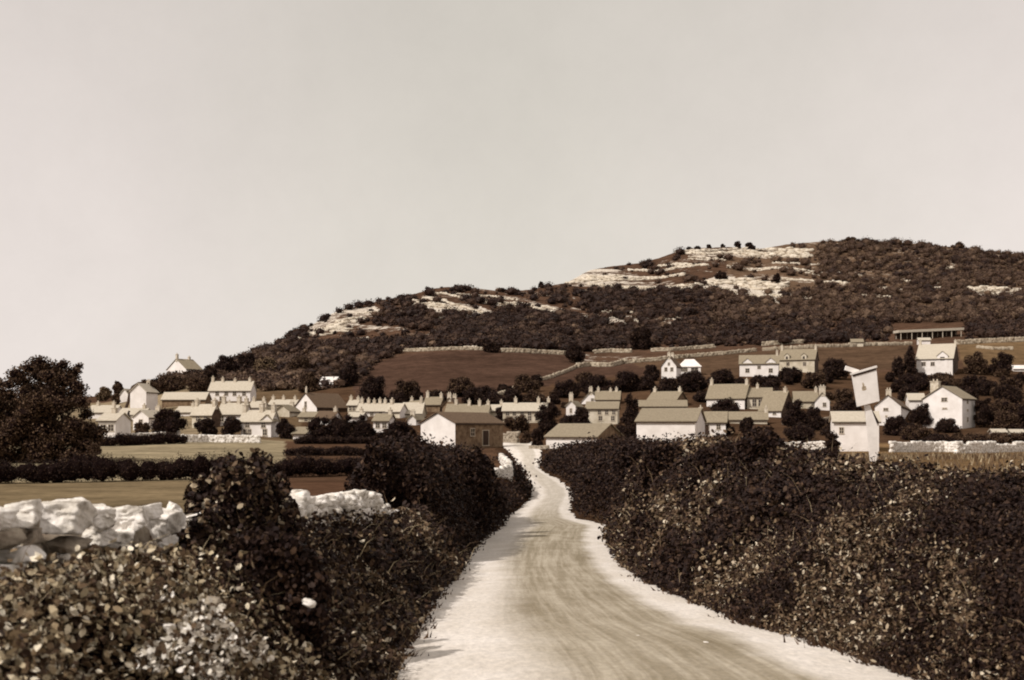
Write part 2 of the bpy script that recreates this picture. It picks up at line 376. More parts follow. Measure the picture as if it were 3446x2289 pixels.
for k in sorted(LOW):
    a = LOW[k]
    LCOL.append((np.array([q[0] for q in a], float), np.array([q[1] if abs(q[1]) < 100 else (HY - q[1]) / F * q[0] for q in a], float)))
SKY_PX = np.array([-600, 0, 350, 520, 560, 690, 740, 800, 870, 960, 1030, 1090, 1140, 1200, 1300, 1400, 1450, 1500, 1600, 1700, 1780, 1850, 1900, 1940, 1990, 2050, 2150, 2220, 2280, 2330, 2450, 2560, 2650, 2780, 2880, 3000, 3150, 3250, 3330, 3446, 3700, 4300])
SKY_PY = np.array([1345, 1340, 1335, 1302, 1283, 1268, 1236, 1208, 1184, 1136, 1104, 1068, 1043, 1030, 1007, 987, 972, 966, 970, 981, 975, 961, 953, 934, 907, 897, 886, 869, 846, 836, 831, 836, 821, 811, 808, 814, 826, 836, 847, 857, 880, 940])
SKYD_PX = np.array([-600, 350, 560, 640, 700, 800, 960, 1090, 1300, 1500, 1780, 1900, 2000, 2300, 2600, 2900, 3446, 4300])
SKYD = np.array([540, 530, 460, 440, 480, 545, 595, 635, 680, 710, 745, 790, 870, 920, 950, 970, 990, 1000])
Y0_PX = np.array([-600, 560, 620, 800, 960, 1090, 4300]); Y0_D = np.array([430, 400, 395, 420, 440, 450, 450])

def low_z(px, Y):
    Z = np.stack([np.interp(Y, a, b) for a, b in LCOL])
    i = np.clip(np.searchsorted(LPX, px) - 1, 0, len(LPX) - 2)
    t = np.clip((px - LPX[i]) / (LPX[i + 1] - LPX[i]), 0, 1); t = t * t * (3 - 2 * t) * 0.5 + t * 0.5
    j = np.arange(px.size)
    return Z[i, j] * (1 - t) + Z[i + 1, j] * t

def ground(x, Y):
    x = np.atleast_1d(np.asarray(x, float)); Y = np.atleast_1d(np.asarray(Y, float))
    sh = x.shape; x = x.ravel(); Y = Y.ravel()
    Ye = np.maximum(Y, 7.0)
    px = np.clip(CX + F * x / Ye, -600, 4300)
    Y0 = np.interp(px, Y0_PX, Y0_D)
    zl = low_z(px, np.minimum(Y, Y0))
    Ys = np.interp(px, SKYD_PX, SKYD); ps = np.interp(px, SKY_PX, SKY_PY)
    py0 = HY - F * zl / np.minimum(Ye, Y0)
    t = np.clip((Y - Y0) / np.maximum(Ys - Y0, 1), 0, 1)
    pyu = py0 + (ps - py0) * (t * 0.75 + 0.25 * np.sin(t * math.pi / 2))
    zu = (HY - pyu) / F * np.minimum(np.maximum(Y, Y0), Ys) - np.maximum(Y - Ys, 0) * 0.04
    z = np.where(Y > Y0, zu, zl)
    hill = np.clip((Y - 420) / 120, 0, 1)
    z = z + hill * (fbm(x / 40, Y / 40, 3) - 0.5) * 6.0 * np.clip((Ys - Y) / 60, 0.15, 1)
    z = z + np.clip((Y - 20) / 60, 0, 1) * (fbm(x / 9, Y / 9, 5) - 0.5) * 0.25
    # cut the road in
    rl = np.interp(Y, RY, RL); rr = np.interp(Y, RY, RR); rz = np.interp(Y, RY, RZ)
    d = np.maximum(np.maximum(rl - 0.25 - x, x - rr - 0.25), 0)
    w = np.clip(d / 2.6, 0, 1); w = w * w * (3 - 2 * w)
    w = np.where(Y > 232, 1, w)
    fade = np.clip((Y - 205) / 27, 0, 1)
    w = np.maximum(w, fade)
    z = z * w + (rz - 0.05) * (1 - w)
    return z.reshape(sh)

PXG = np.arange(-560, 4260, 8.0); YG = np.exp(np.linspace(math.log(4.5), math.log(1010), 1500))
_px, _yy = np.meshgrid(PXG, YG, indexing='ij')
PYG = HY - F * ground((_px - CX) / F * _yy, _yy) / _yy
PYMIN = np.minimum.accumulate(PYG, axis=1)
def hit(px, py, ymin=0):
    i = int(np.clip(round((px - PXG[0]) / 8.0), 0, len(PXG) - 1))
    row = PYG[i] if ymin else PYMIN[i]
    k = np.argmax((row <= py) & (YG >= ymin))
    if row[k] > py: k = int(np.argmin(row)); return float(YG[k])
    return float(YG[k])
def P(px, py, Y): return np.array([(px - CX) / F * Y, Y, (HY - py) / F * Y])
def gz(x, y): return float(ground(x, y)[0])

def inpoly(px, py, poly):
    r = np.zeros(px.shape, bool); n = len(poly); j = n - 1
    for i in range(n):
        xi, yi = poly[i]; xj, yj = poly[j]
        c_ = ((yi > py) != (yj > py)) & (px < (xj - xi) * (py - yi) / (yj - yi + 1e-9) + xi)
        r ^= c_; j = i
    return r

FIELD_DARK = [(1195, 1345), (1188, 1295), (1215, 1250), (1290, 1215), (1380, 1190), (1600, 1178), (1800, 1187), (1910, 1195), (1925, 1232), (2100, 1212), (2220, 1225), (2220, 1270), (2000, 1262), (1840, 1300), (1640, 1345), (1300, 1350)]
FIELD_UP = [(2120, 1218), (2500, 1188), (2760, 1168), (3070, 1160), (3040, 1240), (2760, 1262), (2490, 1262), (2250, 1280)]
FIELD_RT = [(3220, 1158), (3460, 1150), (3900, 1150), (3900, 1235), (3440, 1235), (3240, 1225)]
ROCKS = [
    [(1090, 1075), (1140, 1045), (1260, 1030), (1290, 1050), (1180, 1100), (1060, 1130), (1000, 1140)],
    [(1040, 1140), (1200, 1090), (1480, 1110), (1470, 1145), (1250, 1160), (1040, 1160)],
    [(1395, 990), (1460, 975), (1560, 1010), (1680, 1055), (1650, 1075), (1520, 1060), (1400, 1035)],
    [(1560, 985), (1750, 1000), (1900, 1040), (1890, 1060), (1700, 1035), (1540, 1005)],
    [(1900, 940), (1990, 905), (2060, 905), (2340, 960), (2300, 985), (2050, 968), (1900, 960)],
    [(2270, 845), (2420, 830), (2700, 838), (2735, 868), (2580, 872), (2330, 860)],
    [(2340, 955), (2420, 925), (2560, 950), (2670, 990), (2640, 1018), (2500, 1000), (2360, 968)],
    [(2220, 895), (2420, 910), (2620, 925), (2900, 960), (3060, 975), (3050, 985), (2800, 962), (2560, 940), (2300, 915)],
    [(1920, 1035), (2120, 1060), (2330, 1090), (2320, 1105), (2060, 1095), (1900, 1055)],
    [(3240, 965), (3446, 968), (3446, 1000), (3280, 1002)],
    [(3160, 895), (3260, 890), (3250, 908), (3170, 905)],
]
def build_ground():
    ny = 520; nx = 640
    Yv = np.concatenate([np.linspace(-45, 5, 14)[:-1], np.exp(np.linspace(math.log(5), math.log(440), 250)), np.linspace(442, 1000, 260), np.linspace(1020, 2400, 20)])
    v = np.linspace(-0.62, 0.62, nx)
    Yg, V = np.meshgrid(Yv, v, indexing='ij')
    X = V * (np.maximum(Yg, -10) + 26)
    Z = ground(X, Yg)
    n0, n1 = X.shape
    verts = np.stack([X, Yg, Z], -1).reshape(-1, 3)
    idx = np.arange(n0 * n1).reshape(n0, n1)
    f = np.stack([idx[:-1, :-1], idx[:-1, 1:], idx[1:, 1:], idx[1:, :-1]], -1).reshape(-1, 4)
    o = raw_mesh("ground", verts, f, M['land'], smooth=True)
    x, y, z = verts.T
    ye = np.maximum(y, 3.0); px = CX + F * x / ye; py = HY - F * z / ye
    colr = np.zeros((len(x), 3)); colr[:] = (0.075, 0.042, 0.023)
    def put(mask, col): colr[mask] = col
    near = y < 210
    put(near, (0.17, 0.115, 0.06))
    left_far = near & (x < 0) & (y > 92); put(left_far, (0.235, 0.190, 0.120))
    put(left_far & (px > 960), (0.085, 0.048, 0.029))
    left_near = near & (x < -3) & (y <= 92); put(left_near, (0.165, 0.122, 0.070))
    put(left_near & (px > 930), (0.085, 0.046, 0.028))
    put(near & (x > 4) , (0.16, 0.10, 0.05))
    put((y >= 205) & (y < 420), (0.075, 0.043, 0.025)); put((y >= 205) & (y < 420) & (px < 720), (0.21, 0.16, 0.10)); put((y >= 205) & (y < 420) & (px >= 720) & (px < 1010), (0.12, 0.08, 0.046))
    hill = y >= 400
    put(hill, (0.082, 0.047, 0.030))
    put(hill & (px > 2450) & (py < 1060), (0.12, 0.076, 0.048))
    put(inpoly(px, py, FIELD_DARK) & (y > 280) & (y < 520), (0.068, 0.039, 0.027))
    put(inpoly(px, py, FIELD_UP) & (y > 300) & (y < 520), (0.085, 0.052, 0.032))
    put(inpoly(px, py, FIELD_RT) & (y > 300) & (y < 520), (0.14, 0.09, 0.048))
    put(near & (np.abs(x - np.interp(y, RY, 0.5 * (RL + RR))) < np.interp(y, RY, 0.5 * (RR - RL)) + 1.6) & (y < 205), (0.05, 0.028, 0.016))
    band = fbm(x / 60, (z + 0.06 * x) / 5.0, 11, 3)
    rock = np.clip((band - 0.50) * 3.0, 0, 0.44) * hill
    for k, pl in enumerate(ROCKS):
        m_ = inpoly(px, py, pl) & hill
        amp = 0.75 if k == 6 else 0.5 if k == 5 else 0.50
        rock[m_] = np.maximum(rock[m_], amp + (band[m_] - 0.5) * 0.7)
    crest = hill & (np.abs(px - 1050) < 90) & (py < np.interp(px, SKY_PX, SKY_PY) + 28); rock[crest] = 0.55
    for pl in (FIELD_DARK, FIELD_UP, FIELD_RT): rock[inpoly(px, py, pl) & (y < 520)] = 0
    ca = np.ones((len(x), 4), np.float32); ca[:, :3] = colr
    a = o.data.color_attributes.new("cover", 'FLOAT_COLOR', 'POINT'); a.data.foreach_set("color", ca.ravel())
    b = o.data.attributes.new("rock", 'FLOAT', 'POINT'); b.data.foreach_set("value", rock.astype(np.float32))
    tag(o, "rolling brown fields climbing to the limestone crag", kind='structure')
build_ground()

def build_road():
    Yv = np.concatenate([np.linspace(-45, 4, 30), np.linspace(4.2, 60, 340), np.linspace(60.3, 218, 260)])
    n = 26
    t = np.linspace(0, 1, n)
    rl = np.interp(Yv, RY, RL) - 0.15; rr = np.interp(Yv, RY, RR) + 0.15; rz = np.interp(Yv, RY, RZ)
    sl_, sr_ = rl.copy(), rr.copy()
    rl = rl + (fbm(Yv / 1.1, Yv * 0 + 3, 21, 4) - 0.5) * 0.9; rr = rr + (fbm(Yv / 1.1, Yv * 0 + 9, 22, 4) - 0.5) * 0.9
    X = rl[:, None] + (rr - rl)[:, None] * t[None]
    Y = np.repeat(Yv[:, None], n, 1)
    Z = rz[:, None] + 0.07 * (1 - (2 * t - 1) ** 2)[None] + (fbm(X / 0.8, Y / 1.5, 31, 3) - 0.5) * 0.035
    G = ground(X, Y); Z = np.maximum(Z, G + 0.012)
    verts = np.stack([X, Y, Z], -1).reshape(-1, 3)
    idx = np.arange(len(Yv) * n).reshape(len(Yv), n)
    f = np.stack([idx[:-1, :-1], idx[:-1, 1:], idx[1:, 1:], idx[1:, :-1]], -1).reshape(-1, 4)
    o = raw_mesh("road", verts, f, M['road'], smooth=True)
    uvl = o.data.uv_layers.new(name="UVMap")
    U = np.stack([(X - sl_[:, None]) / (sr_ - sl_)[:, None], Y], -1).reshape(-1, 2)
    li = np.empty(len(o.data.loops), np.int32); o.data.loops.foreach_get("vertex_index", li)
    uvl.data.foreach_set("uv", U[li].astype(np.float32).ravel())
    tag(o, "pale dusty lane winding down towards the village", kind='structure')
build_road()

# ------------------------------------------------------------------ foliage
def leaf_quads(cen, nor, size, rng, aspect=0.62, hexa=False):
    n = len(cen)
    r = rng.normal(size=(n, 3)); nor = nor / (np.linalg.norm(nor, axis=1, keepdims=True) + 1e-9)
    a = np.cross(nor, r); a /= (np.linalg.norm(a, axis=1, keepdims=True) + 1e-9)
    b = np.cross(nor, a)
    s = (size * rng.uniform(0.6, 1.35, n))[:, None]
    bend = nor * s * rng.uniform(-0.25, 0.25, (n, 1))
    h = a * s * 0.5; w = b * s * 0.5 * aspect
    if hexa:
        v = np.stack([cen + h, cen + h * .30 + w * .92 + bend, cen - h * .55 + w * .78 + bend, cen - h, cen - h * .55 - w * .78 + bend * .6, cen + h * .30 - w * .92 + bend * .6], 1).reshape(-1, 3)
        return v, np.arange(6 * n).reshape(n, 6)
    v = np.stack([cen + h, cen + w + bend, cen - h, cen - w + bend], 1).reshape(-1, 3)
    return v, np.arange(4 * n).reshape(n, 4)

def sph(n, rng):
    d = rng.normal(size=(n, 3)); return d / np.linalg.norm(d, axis=1, keepdims=True)

def foliage(name, lobes, leaf, cover, mats, parent=None, origin=None, rng=RNG, core=0.72, up=0.0, maxn=60000, hexa=False, coremat=None):
    """lobes: array of (x,y,z,rx,ry,rz); leaf quads on the shells over a core, near-black by default to paint inner shade"""
    L = np.asarray(lobes, float); V = []; Fq = []; nv = 0
    area = 4 * math.pi * (L[:, 3] * L[:, 4] + L[:, 3] * L[:, 5] + L[:, 4] * L[:, 5]) / 3
    cnt = np.maximum(8, (area * cover / (leaf * leaf * 0.31)).astype(int))
    if cnt.sum() > maxn: cnt = np.maximum(4, (cnt * maxn / cnt.sum()).astype(int))
    C = np.repeat(L[:, :3], cnt, 0); R = np.repeat(L[:, 3:], cnt, 0)
    d = sph(len(C), rng)
    ph = np.repeat(rng.uniform(0, 99, len(L)), cnt)
    bump = 0.78 + 0.42 * vnoise(d[:, 0] * 2.6 + ph, d[:, 2] * 2.6 + d[:, 1] * 2.1 + ph, 5)
    rad = bump * rng.uniform(0.72, 1.10, len(C))
    cen = C + d * R * rad[:, None]
    nor = d / R; nor /= np.linalg.norm(nor, axis=1, keepdims=True)
    nor = nor * 0.55 + sph(len(C), rng) * 0.75; nor[:, 2] += up
    v, f = leaf_quads(cen, nor, np.full(len(C), leaf), rng, .66, hexa)
    fm = [0] * len(f)
    if core:
        iv, iff = ICO1 if len(L) > 60 else ICO2
        cv = []; cf = []
        for k, lb in enumerate(L):
            jit = 0.78 + 0.42 * vnoise(iv[:, 0] * 2.6 + k * 3.7, iv[:, 2] * 2.6 + iv[:, 1] * 2.1 + k, 5)
            cv.append(lb[:3] + iv * lb[3:] * (core * jit)[:, None]); cf.append(iff + len(v) + k * len(iv))
        v = np.concatenate([v] + cv)
        tri = np.concatenate(cf)
        faces = [tuple(q) for q in f.tolist()] + [tuple(q) for q in tri.tolist()]
        fm += [1] * len(tri)
        return raw_mesh(name, v, faces, [mats, coremat or M['core']], parent, origin, False, fm)
    return raw_mesh(name, v, f, [mats, M['core']], parent, origin, False, fm)

TONE = {'dark': 'leaf_dark', 'mid': 'leaf_mid', 'pale': 'leaf_pale', 'bramble': 'bramble', 'weed': 'weed'}
def tree(label, px, base, top, w, tone='dark', shape='round', name='tree', cat='tree', group='village trees', Y=None, seed=None, trunk=0.22, ymin=0):
    if Y is None: Y = hit(px, base, ymin)
    rng = np.random.default_rng(int(px * 7 + base * 13 + (seed or 0)))
    p = P(px, base, Y); p[2] = gz(p[0], p[1])
    h = (HY - top) / F * Y - p[2]; rw = w / F * Y / 2
    h = max(h, 0.8)
    e = empty(name, p); tag(e, label, cat, group)
    t0 = trunk if shape in ('round', 'spread') else 0.08
    if name in ('bush', 'hedge_bush'): t0 = 0.0
    cz = p[2] + h * (t0 + (1 - t0) / 2); rz = h * (1 - t0) / 2
    n = {'round': 20, 'spread': 26, 'tall': 18, 'conifer': 18}[shape]
    if trunk < .3: t0 = 0.0
    lobes = []
    for i in range(n):
        a_ = rng.uniform(0, 2 * math.pi); wv = rng.uniform(0.0, 1.0)
        if shape == 'conifer': prof = 1.02 - .92 * wv
        elif shape == 'tall': prof = (0.80 + .2 * math.sin(wv * 3.0)) * math.sqrt(max(0.05, 1 - (wv * .96) ** 4))
        else: prof = math.sqrt(max(0.04, 1 - (wv * .93) ** 2.2)) * (0.88 + .12 * min(1, wv * 4))
        q = math.sqrt(rng.uniform(.15, .62)); rr = rng.uniform(.24, .42)
        zz = p[2] + h * t0 + h * (1 - t0) * (.10 + .76 * wv)
        lr = max(rw * rr * (.55 + .45 * prof), .15)
        lobes.append((p[0] + math.cos(a_) * q * rw * prof, p[1] + math.sin(a_) * q * rw * prof, zz, lr, lr, min(lr * .95, h * .30)))
    lobes.append((p[0], p[1], p[2] + h * (t0 + (1 - t0) * .40), rw * .60, rw * .60, h * (1 - t0) * .42))
    rz = h * (1 - t0) / 2
    leaf = max(0.10, Y * 0.00115)
    foliage('crown' if name not in ('bush',) else 'foliage', lobes, leaf, 1.0, M[TONE[tone]], e, p, rng, maxn=5200)
    if name not in ('bush',):
        b = MB(); r0 = max(0.12, min(0.4, h * 0.03)); th = h * (t0 + 0.35)
        b.tube([p + (0, 0, -0.3), p + (0.05, 0, th * 0.4), p + (-0.06, 0.05, th + .1)], [r0 * 1.25, r0, r0 * 0.6], 7)
        for k in range(4):
            a = rng.uniform(0, 6.28); s = p + np.array((0, 0, th * (0.55 + 0.1 * k)))
            b.tube([s, s + np.array((math.cos(a) * rw * 0.5, math.sin(a) * rw * 0.5, h * 0.18))], [r0 * 0.55, r0 * 0.2], 5)
        b.build('trunk', M['wood'], e, p)
    return e

def hedge(label, pts, hgt, wid, tone='dark', group='field hedges', leaf=None, cover=1.3, maxn=9000, step=None, name='hedge', var=0.35):
    """pts: ground points (px, base row) or (px, base row, distance)"""
    W = []
    for q in pts:
        Y = q[2] if len(q) > 2 else hit(q[0], q[1])
        W.append(((q[0] - CX) / F * Y, Y))
    W = np.array(W); rng = np.random.default_rng(int(abs(W[0, 0]) * 100 + W[0, 1] * 10))
    seg = np.linalg.norm(np.diff(W, axis=0), axis=1); tot = seg.sum(); cum = np.concatenate([[0], np.cumsum(seg)])
    st = step or max(0.3, wid * 0.26); m = max(2, int(tot / st))
    lobes = []
    for s in np.linspace(0, tot, m):
        x = np.interp(s, cum, W[:, 0]) + rng.normal() * wid * 0.12; y = np.interp(s, cum, W[:, 1]) + rng.normal() * wid * 0.12
        g = gz(x, y); hh = hgt * (1 + (vnoise(s / (hgt * 2.2), 3.3, 9) - 0.5) * 2 * var + rng.normal() * 0.06)
        lobes.append((x, y, g + hh * rng.uniform(.36, .50), wid * rng.uniform(.42, .62), wid * rng.uniform(.42, .62), hh * rng.uniform(.42, .58)))
    x0 = W.mean(0); org = np.array([x0[0], x0[1], gz(x0[0], x0[1])])
    lf = leaf or max(0.08, W[:, 1].mean() * 0.00115)
    o = foliage(name, lobes, lf, cover, M[TONE[tone]], None, org, rng, maxn=maxn)
    return tag(o, label, 'hedge', group)

# ------------------------------------------------------------------ stone: boulders, dry stone walls, outcrops
def rock_verts(c0, half, rng, sub=2, pw_=0.55, rough=0.16, rot=None):
    """a broken stone: a ball cut by random planes, roughened"""
    iv, iff = (ICO1, ICO2, ICO3, ICO4, ICO5)[sub - 1]
    if sub <= 2:
        q = np.sign(iv) * np.abs(iv) ** pw_
        q /= np.abs(q).max()
        s = rng.uniform(0, 50)
        q = q * (1 + (vnoise(iv[:, 0] * 1.7 + s, iv[:, 1] * 1.7 + iv[:, 2] * 2.3 + s, 17) - 0.5) * 3.0 * rough)[:, None]
    else:
        nrm = np.concatenate([np.array([(1, 0, 0), (-1, 0, 0), (0, 1, 0), (0, -1, 0), (0, 0, 1), (0, 0, -1)]) + rng.normal(size=(6, 3)) * .16, rng.normal(size=(9, 3))])
        nrm /= np.linalg.norm(nrm, axis=1, keepdims=True)
        hh = np.concatenate([rng.uniform(.78, .95, 6), rng.uniform(.80, 1.15, 9)])
        dt = np.maximum(iv @ nrm.T, 1e-3)
        r = np.minimum((hh / dt).min(1), 1.35)
        s = rng.uniform(0, 50)
        r = r * (1 + (fbm(iv[:, 0] * 2.2 + s, iv[:, 1] * 2.2 + iv[:, 2] * 2.9 + s, 17, 4) - .5) * rough * 1.5)
        q = iv * r[:, None]
    q = q * np.asarray(half)
    a = rng.normal() * 0.12 if rot is None else rot
    R = np.array(Matrix.Rotation(a, 3, 'Y') @ Matrix.Rotation(rng.normal() * 0.25, 3, 'Z'))
    return q @ R.T + np.asarray(c0), iff

def stone_wall(label, pts, hgt, thick=0.45, stone=0.45, group='dry stone walls', mats='lime', jag=0.34, topz=None, name='stone_wall', sub=1, zfun=None, cat='wall'):
    W = []
    for q in pts:
        Y = q[2] if len(q) > 2 else hit(q[0], q[1])
        W.append(((q[0] - CX) / F * Y, Y))
    W = np.array(W); rng = np.random.default_rng(int(abs(W[0, 0]) * 91 + W[0, 1] * 17))
    seg = np.linalg.norm(np.diff(W, axis=0), axis=1); tot = seg.sum(); cum = np.concatenate([[0], np.cumsum(seg)])
    V = []; Fc = []; n = 0
    s = 0.0
    courses = max(1, int(round(hgt / (stone * 0.62))))
    ch = hgt / courses
    for k in range(courses):
        s = rng.uniform(-stone, 0)
        while s < tot:
            ln = stone * rng.uniform(0.7, 1.5)
            sm = min(max(s + ln / 2, 0), tot)
            hk = hgt * (1 - jag * vnoise(sm / 2.3, 1.7, int(tot * 10) % 97))
            if k * ch < hk:
                x = np.interp(sm, cum, W[:, 0]); y = np.interp(sm, cum, W[:, 1])
                i = min(np.searchsorted(cum, sm), len(W) - 1); dr = W[i] - W[max(i - 1, 0)] if i else W[1] - W[0]
                dr = dr / (np.linalg.norm(dr) + 1e-9); ang = math.atan2(dr[1], dr[0])
                z = gz(x, y) + (k + 0.42) * ch
                v, f = rock_verts((0, 0, 0), (ln * 0.72, thick * (0.55 - 0.12 * k / courses), ch * rng.uniform(.62, .85)), rng, 2, 0.42, 0.09)
                ca, sa = math.cos(ang), math.sin(ang)
                v = np.stack([v[:, 0] * ca - v[:, 1] * sa + x, v[:, 0] * sa + v[:, 1] * ca + y, v[:, 2] + z], 1)
                V.append(v); Fc.append(f + n); n += len(v)
            s += ln
    c0 = W.mean(0)
    o = raw_mesh(name, np.concatenate(V), np.concatenate(Fc), M[mats], None, (c0[0], c0[1], gz(c0[0], c0[1])))
    return tag(o, label, cat, group)

def outcrop(label, pts, group='limestone outcrops on the crag', seed=0, dens=1.0, mats='crag'):
    """pts: (px, row of the top edge, height in photo pixels)"""
    rng = np.random.default_rng(seed + int(pts[0][0]))
    V = []; Fc = []; n = 0; a = np.array(pts, float)
    px = a[0, 0]; last = {}
    while px <= a[-1, 0]:
        py = np.interp(px, a[:, 0], a[:, 1]); hp = np.interp(px, a[:, 0], a[:, 2])
        Y = hit(px, py + hp * 0.7)
        w = hp * rng.uniform(0.5, 1.3)
        for r in range(1 if hp < 9 else 2 if hp < 18 else 3):
            if r > 0 and rng.uniform() > dens * 0.86: continue
            hh = hp / (1 if hp < 9 else 2 if hp < 18 else 3)
            pyy = py + hh * (r + 0.5) + rng.normal() * (1.2 + .14 * hh)
            Yr = hit(px, pyy + hh * 0.4)
            wm = w / F * Yr
            if r in last: Yr = float(np.clip(Yr, last[r] - wm * .45, last[r] + wm * .45))
            last[r] = Yr
            c0 = P(px + rng.normal() * 1.0, pyy, Yr)
            c0[2] = gz(c0[0], c0[1]) + 0.2 * hh / F * Yr
            v, f = rock_verts(c0, (w / F * Yr * 0.70, hh / F * Yr * 0.8, hh / F * Yr * rng.uniform(0.26, 0.80)), rng, 2, 0.5, 0.3)
            V.append(v); Fc.append(f + n); n += len(v)
        px += w * 0.5
    if not V: return
    V = np.concatenate(V)
    o = raw_mesh('rock_outcrop', V, np.concatenate(Fc), M[mats], None, (V[:, 0].mean(), V[:, 1].mean(), V[:, 2].min()))
    return tag(o, label, 'rock', group)

# ------------------------------------------------------------------ buildings
HBOX = []
def house(label, xc, base, xl, xr, yaw, eave, ridge, rd, wall='white', roof='slate', chim=(), win=(), dorm=(), wallr=None, name='house', cat='house', group='village houses', Y=None, over=0.3, doors=(), hip=0.0, ymin=0):
    if Y is None: Y = hit(xc, base, ymin)
    th = math.radians(yaw)
    HBOX.append((xl if not isinstance(xl, tuple) else xc - 60, max(xc, xr if not isinstance(xr, tuple) else xc + 8), ridge - 10, base))
    C3 = P(xc, eave, Y); C2 = C3[:2]
    dl = np.array((-math.cos(th), math.sin(th))); dr = np.array((math.sin(th), math.cos(th)))
    def length(px, d):
        if isinstance(px, tuple): return float(px[0])
        k = (px - CX) / F
        t = (k * C2[1] - C2[0]) / (d[0] - k * d[1])
        return float(np.clip(abs(t), 1.5, 60))
    Ll = length(xl, dl); Lr = length(xr, dr)
    ze = C3[2]
    A = C2 + dl * Ll; B = C2 + dr * Lr; D = A + dr * Lr
    zb = min(gz(*C2), gz(*A), gz(*B), gz(*D)) - 0.3
    zb = min(zb, ze - 1.8)
    zfloor = (HY - base) / F * Y
    org = np.array([*(C2 + dl * Ll / 2 + dr * Lr / 2), zb])
    e = empty(name, org); tag(e, label, cat, group)
    # ridge direction a, across direction b
    if rd == 'R': a, La, b, Lb = dr, Lr, dl, Ll; apex_y = (C2 + dl * Ll / 2)[1]
    else: a, La, b, Lb = dl, Ll, dr, Lr; apex_y = (C2 + dr * Lr / 2)[1]
    zr = (HY - ridge) / F * apex_y
    zr = max(zr, ze + 0.5)
    def pt(i, j, z): q = C2 + a * (La * i) + b * (Lb * j); return np.array((q[0], q[1], z))
    m = MB()
    lo = [pt(0, 0, zb), pt(1, 0, zb), pt(1, 1, zb), pt(0, 1, zb)]; hi = [pt(0, 0, ze), pt(1, 0, ze), pt(1, 1, ze), pt(0, 1, ze)]
    # faces of the walls: long side at b=0, gable at a=0 and a=1, long side at b=1
    gab_mat = 1 if (wallr and rd == 'L') else 0  # wallr recolours right-hand walls, mostly to paint their shade
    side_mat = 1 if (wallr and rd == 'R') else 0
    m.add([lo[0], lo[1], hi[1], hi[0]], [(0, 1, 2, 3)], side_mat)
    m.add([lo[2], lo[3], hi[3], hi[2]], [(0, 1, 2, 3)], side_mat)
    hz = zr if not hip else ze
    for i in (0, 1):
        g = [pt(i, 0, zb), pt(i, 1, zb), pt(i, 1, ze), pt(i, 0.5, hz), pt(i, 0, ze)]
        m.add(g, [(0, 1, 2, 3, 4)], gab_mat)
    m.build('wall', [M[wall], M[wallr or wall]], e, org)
    # roof: two slabs with eaves and verges
    a3 = np.array((*a, 0)); b3 = np.array((*b, 0)); ov = over / La; half = Lb / 2
    sl = (zr - ze) / half; th_ = 0.14
    r = MB()
    for sgn in (0, 1):
        je = -over / Lb if sgn == 0 else 1 + over / Lb
        zz = ze - sl * over + 0.06
        h1 = hip / La if hip else -ov
        q = [pt(-ov, je, zz), pt(1 + ov, je, zz), pt(1 - h1 if hip else 1 + ov, 0.5, zr + 0.06), pt(h1, 0.5, zr + 0.06)]
        up = np.array((0, 0, th_)); q2 = [p_ + up for p_ in q]
        r.add(q + q2, [(3, 2, 1, 0), (4, 5, 6, 7), (0, 1, 5, 4), (1, 2, 6, 5), (2, 3, 7, 6), (3, 0, 4, 7)])
    if hip:
        for i in (0, 1):
            ie = -ov if i == 0 else 1 + ov; ih = hip / La if i == 0 else 1 - hip / La
            zz = ze - sl * over + 0.06
            q = [pt(ie, -over / Lb, zz), pt(ie, 1 + over / Lb, zz), pt(ih, 0.5, zr + 0.06)]
            q2 = [p_ + np.array((0, 0, th_)) for p_ in q]
            r.add(q + q2, [(0, 1, 2), (5, 4, 3), (0, 1, 4, 3), (1, 2, 5, 4), (2, 0, 3, 5)])
    ro = r.build('roof', M[roof], e, org)
    # dark eaves board under the roof edge facing the viewer
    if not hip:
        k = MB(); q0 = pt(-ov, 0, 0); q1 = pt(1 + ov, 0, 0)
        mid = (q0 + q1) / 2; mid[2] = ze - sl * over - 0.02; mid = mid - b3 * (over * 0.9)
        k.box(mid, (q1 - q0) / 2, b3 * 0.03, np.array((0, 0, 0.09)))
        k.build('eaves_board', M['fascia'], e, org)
    for cdef in chim:
        u, hgt = cdef[0], cdef[1]; off = cdef[2] if len(cdef) > 2 else 0.5; wd = cdef[3] if len(cdef) > 3 else 0.42
        p_ = pt(u, off, 0)
        zt = zr + hgt - abs(off - 0.5) * 0; z0 = zr - 0.9 - abs(off - 0.5) * Lb * sl
        k = MB(); cc = np.array((p_[0], p_[1], (zt + z0) / 2))
        k.box(cc, a3 * wd * 0.8, b3 * wd * 1.1, np.array((0, 0, (zt - z0) / 2)))
        k.box((p_[0], p_[1], zt + 0.05), a3 * wd * 0.95, b3 * wd * 1.25, np.array((0, 0, 0.07)))
        for s_ in (-0.5, 0.5):
            b0 = np.array((p_[0], p_[1], zt + 0.1)) + b3 * wd * s_
            k.tube([b0, b0 + (0, 0, 0.45)], [0.14, 0.11], 6)
        k.build('chimney', M['chim'], ro, org)
    def face_pt(fc, u, z):
        if fc == 'L': q = A + (C2 - A) * u; nrm = np.array((-dr[0], -dr[1], 0)); tan = np.array((-dl[0], -dl[1], 0))
        else: q = C2 + (B - C2) * u; nrm = np.array((-dl[0], -dl[1], 0)); tan = np.array((dr[0], dr[1], 0))
        return np.array((q[0], q[1], z)), nrm, tan
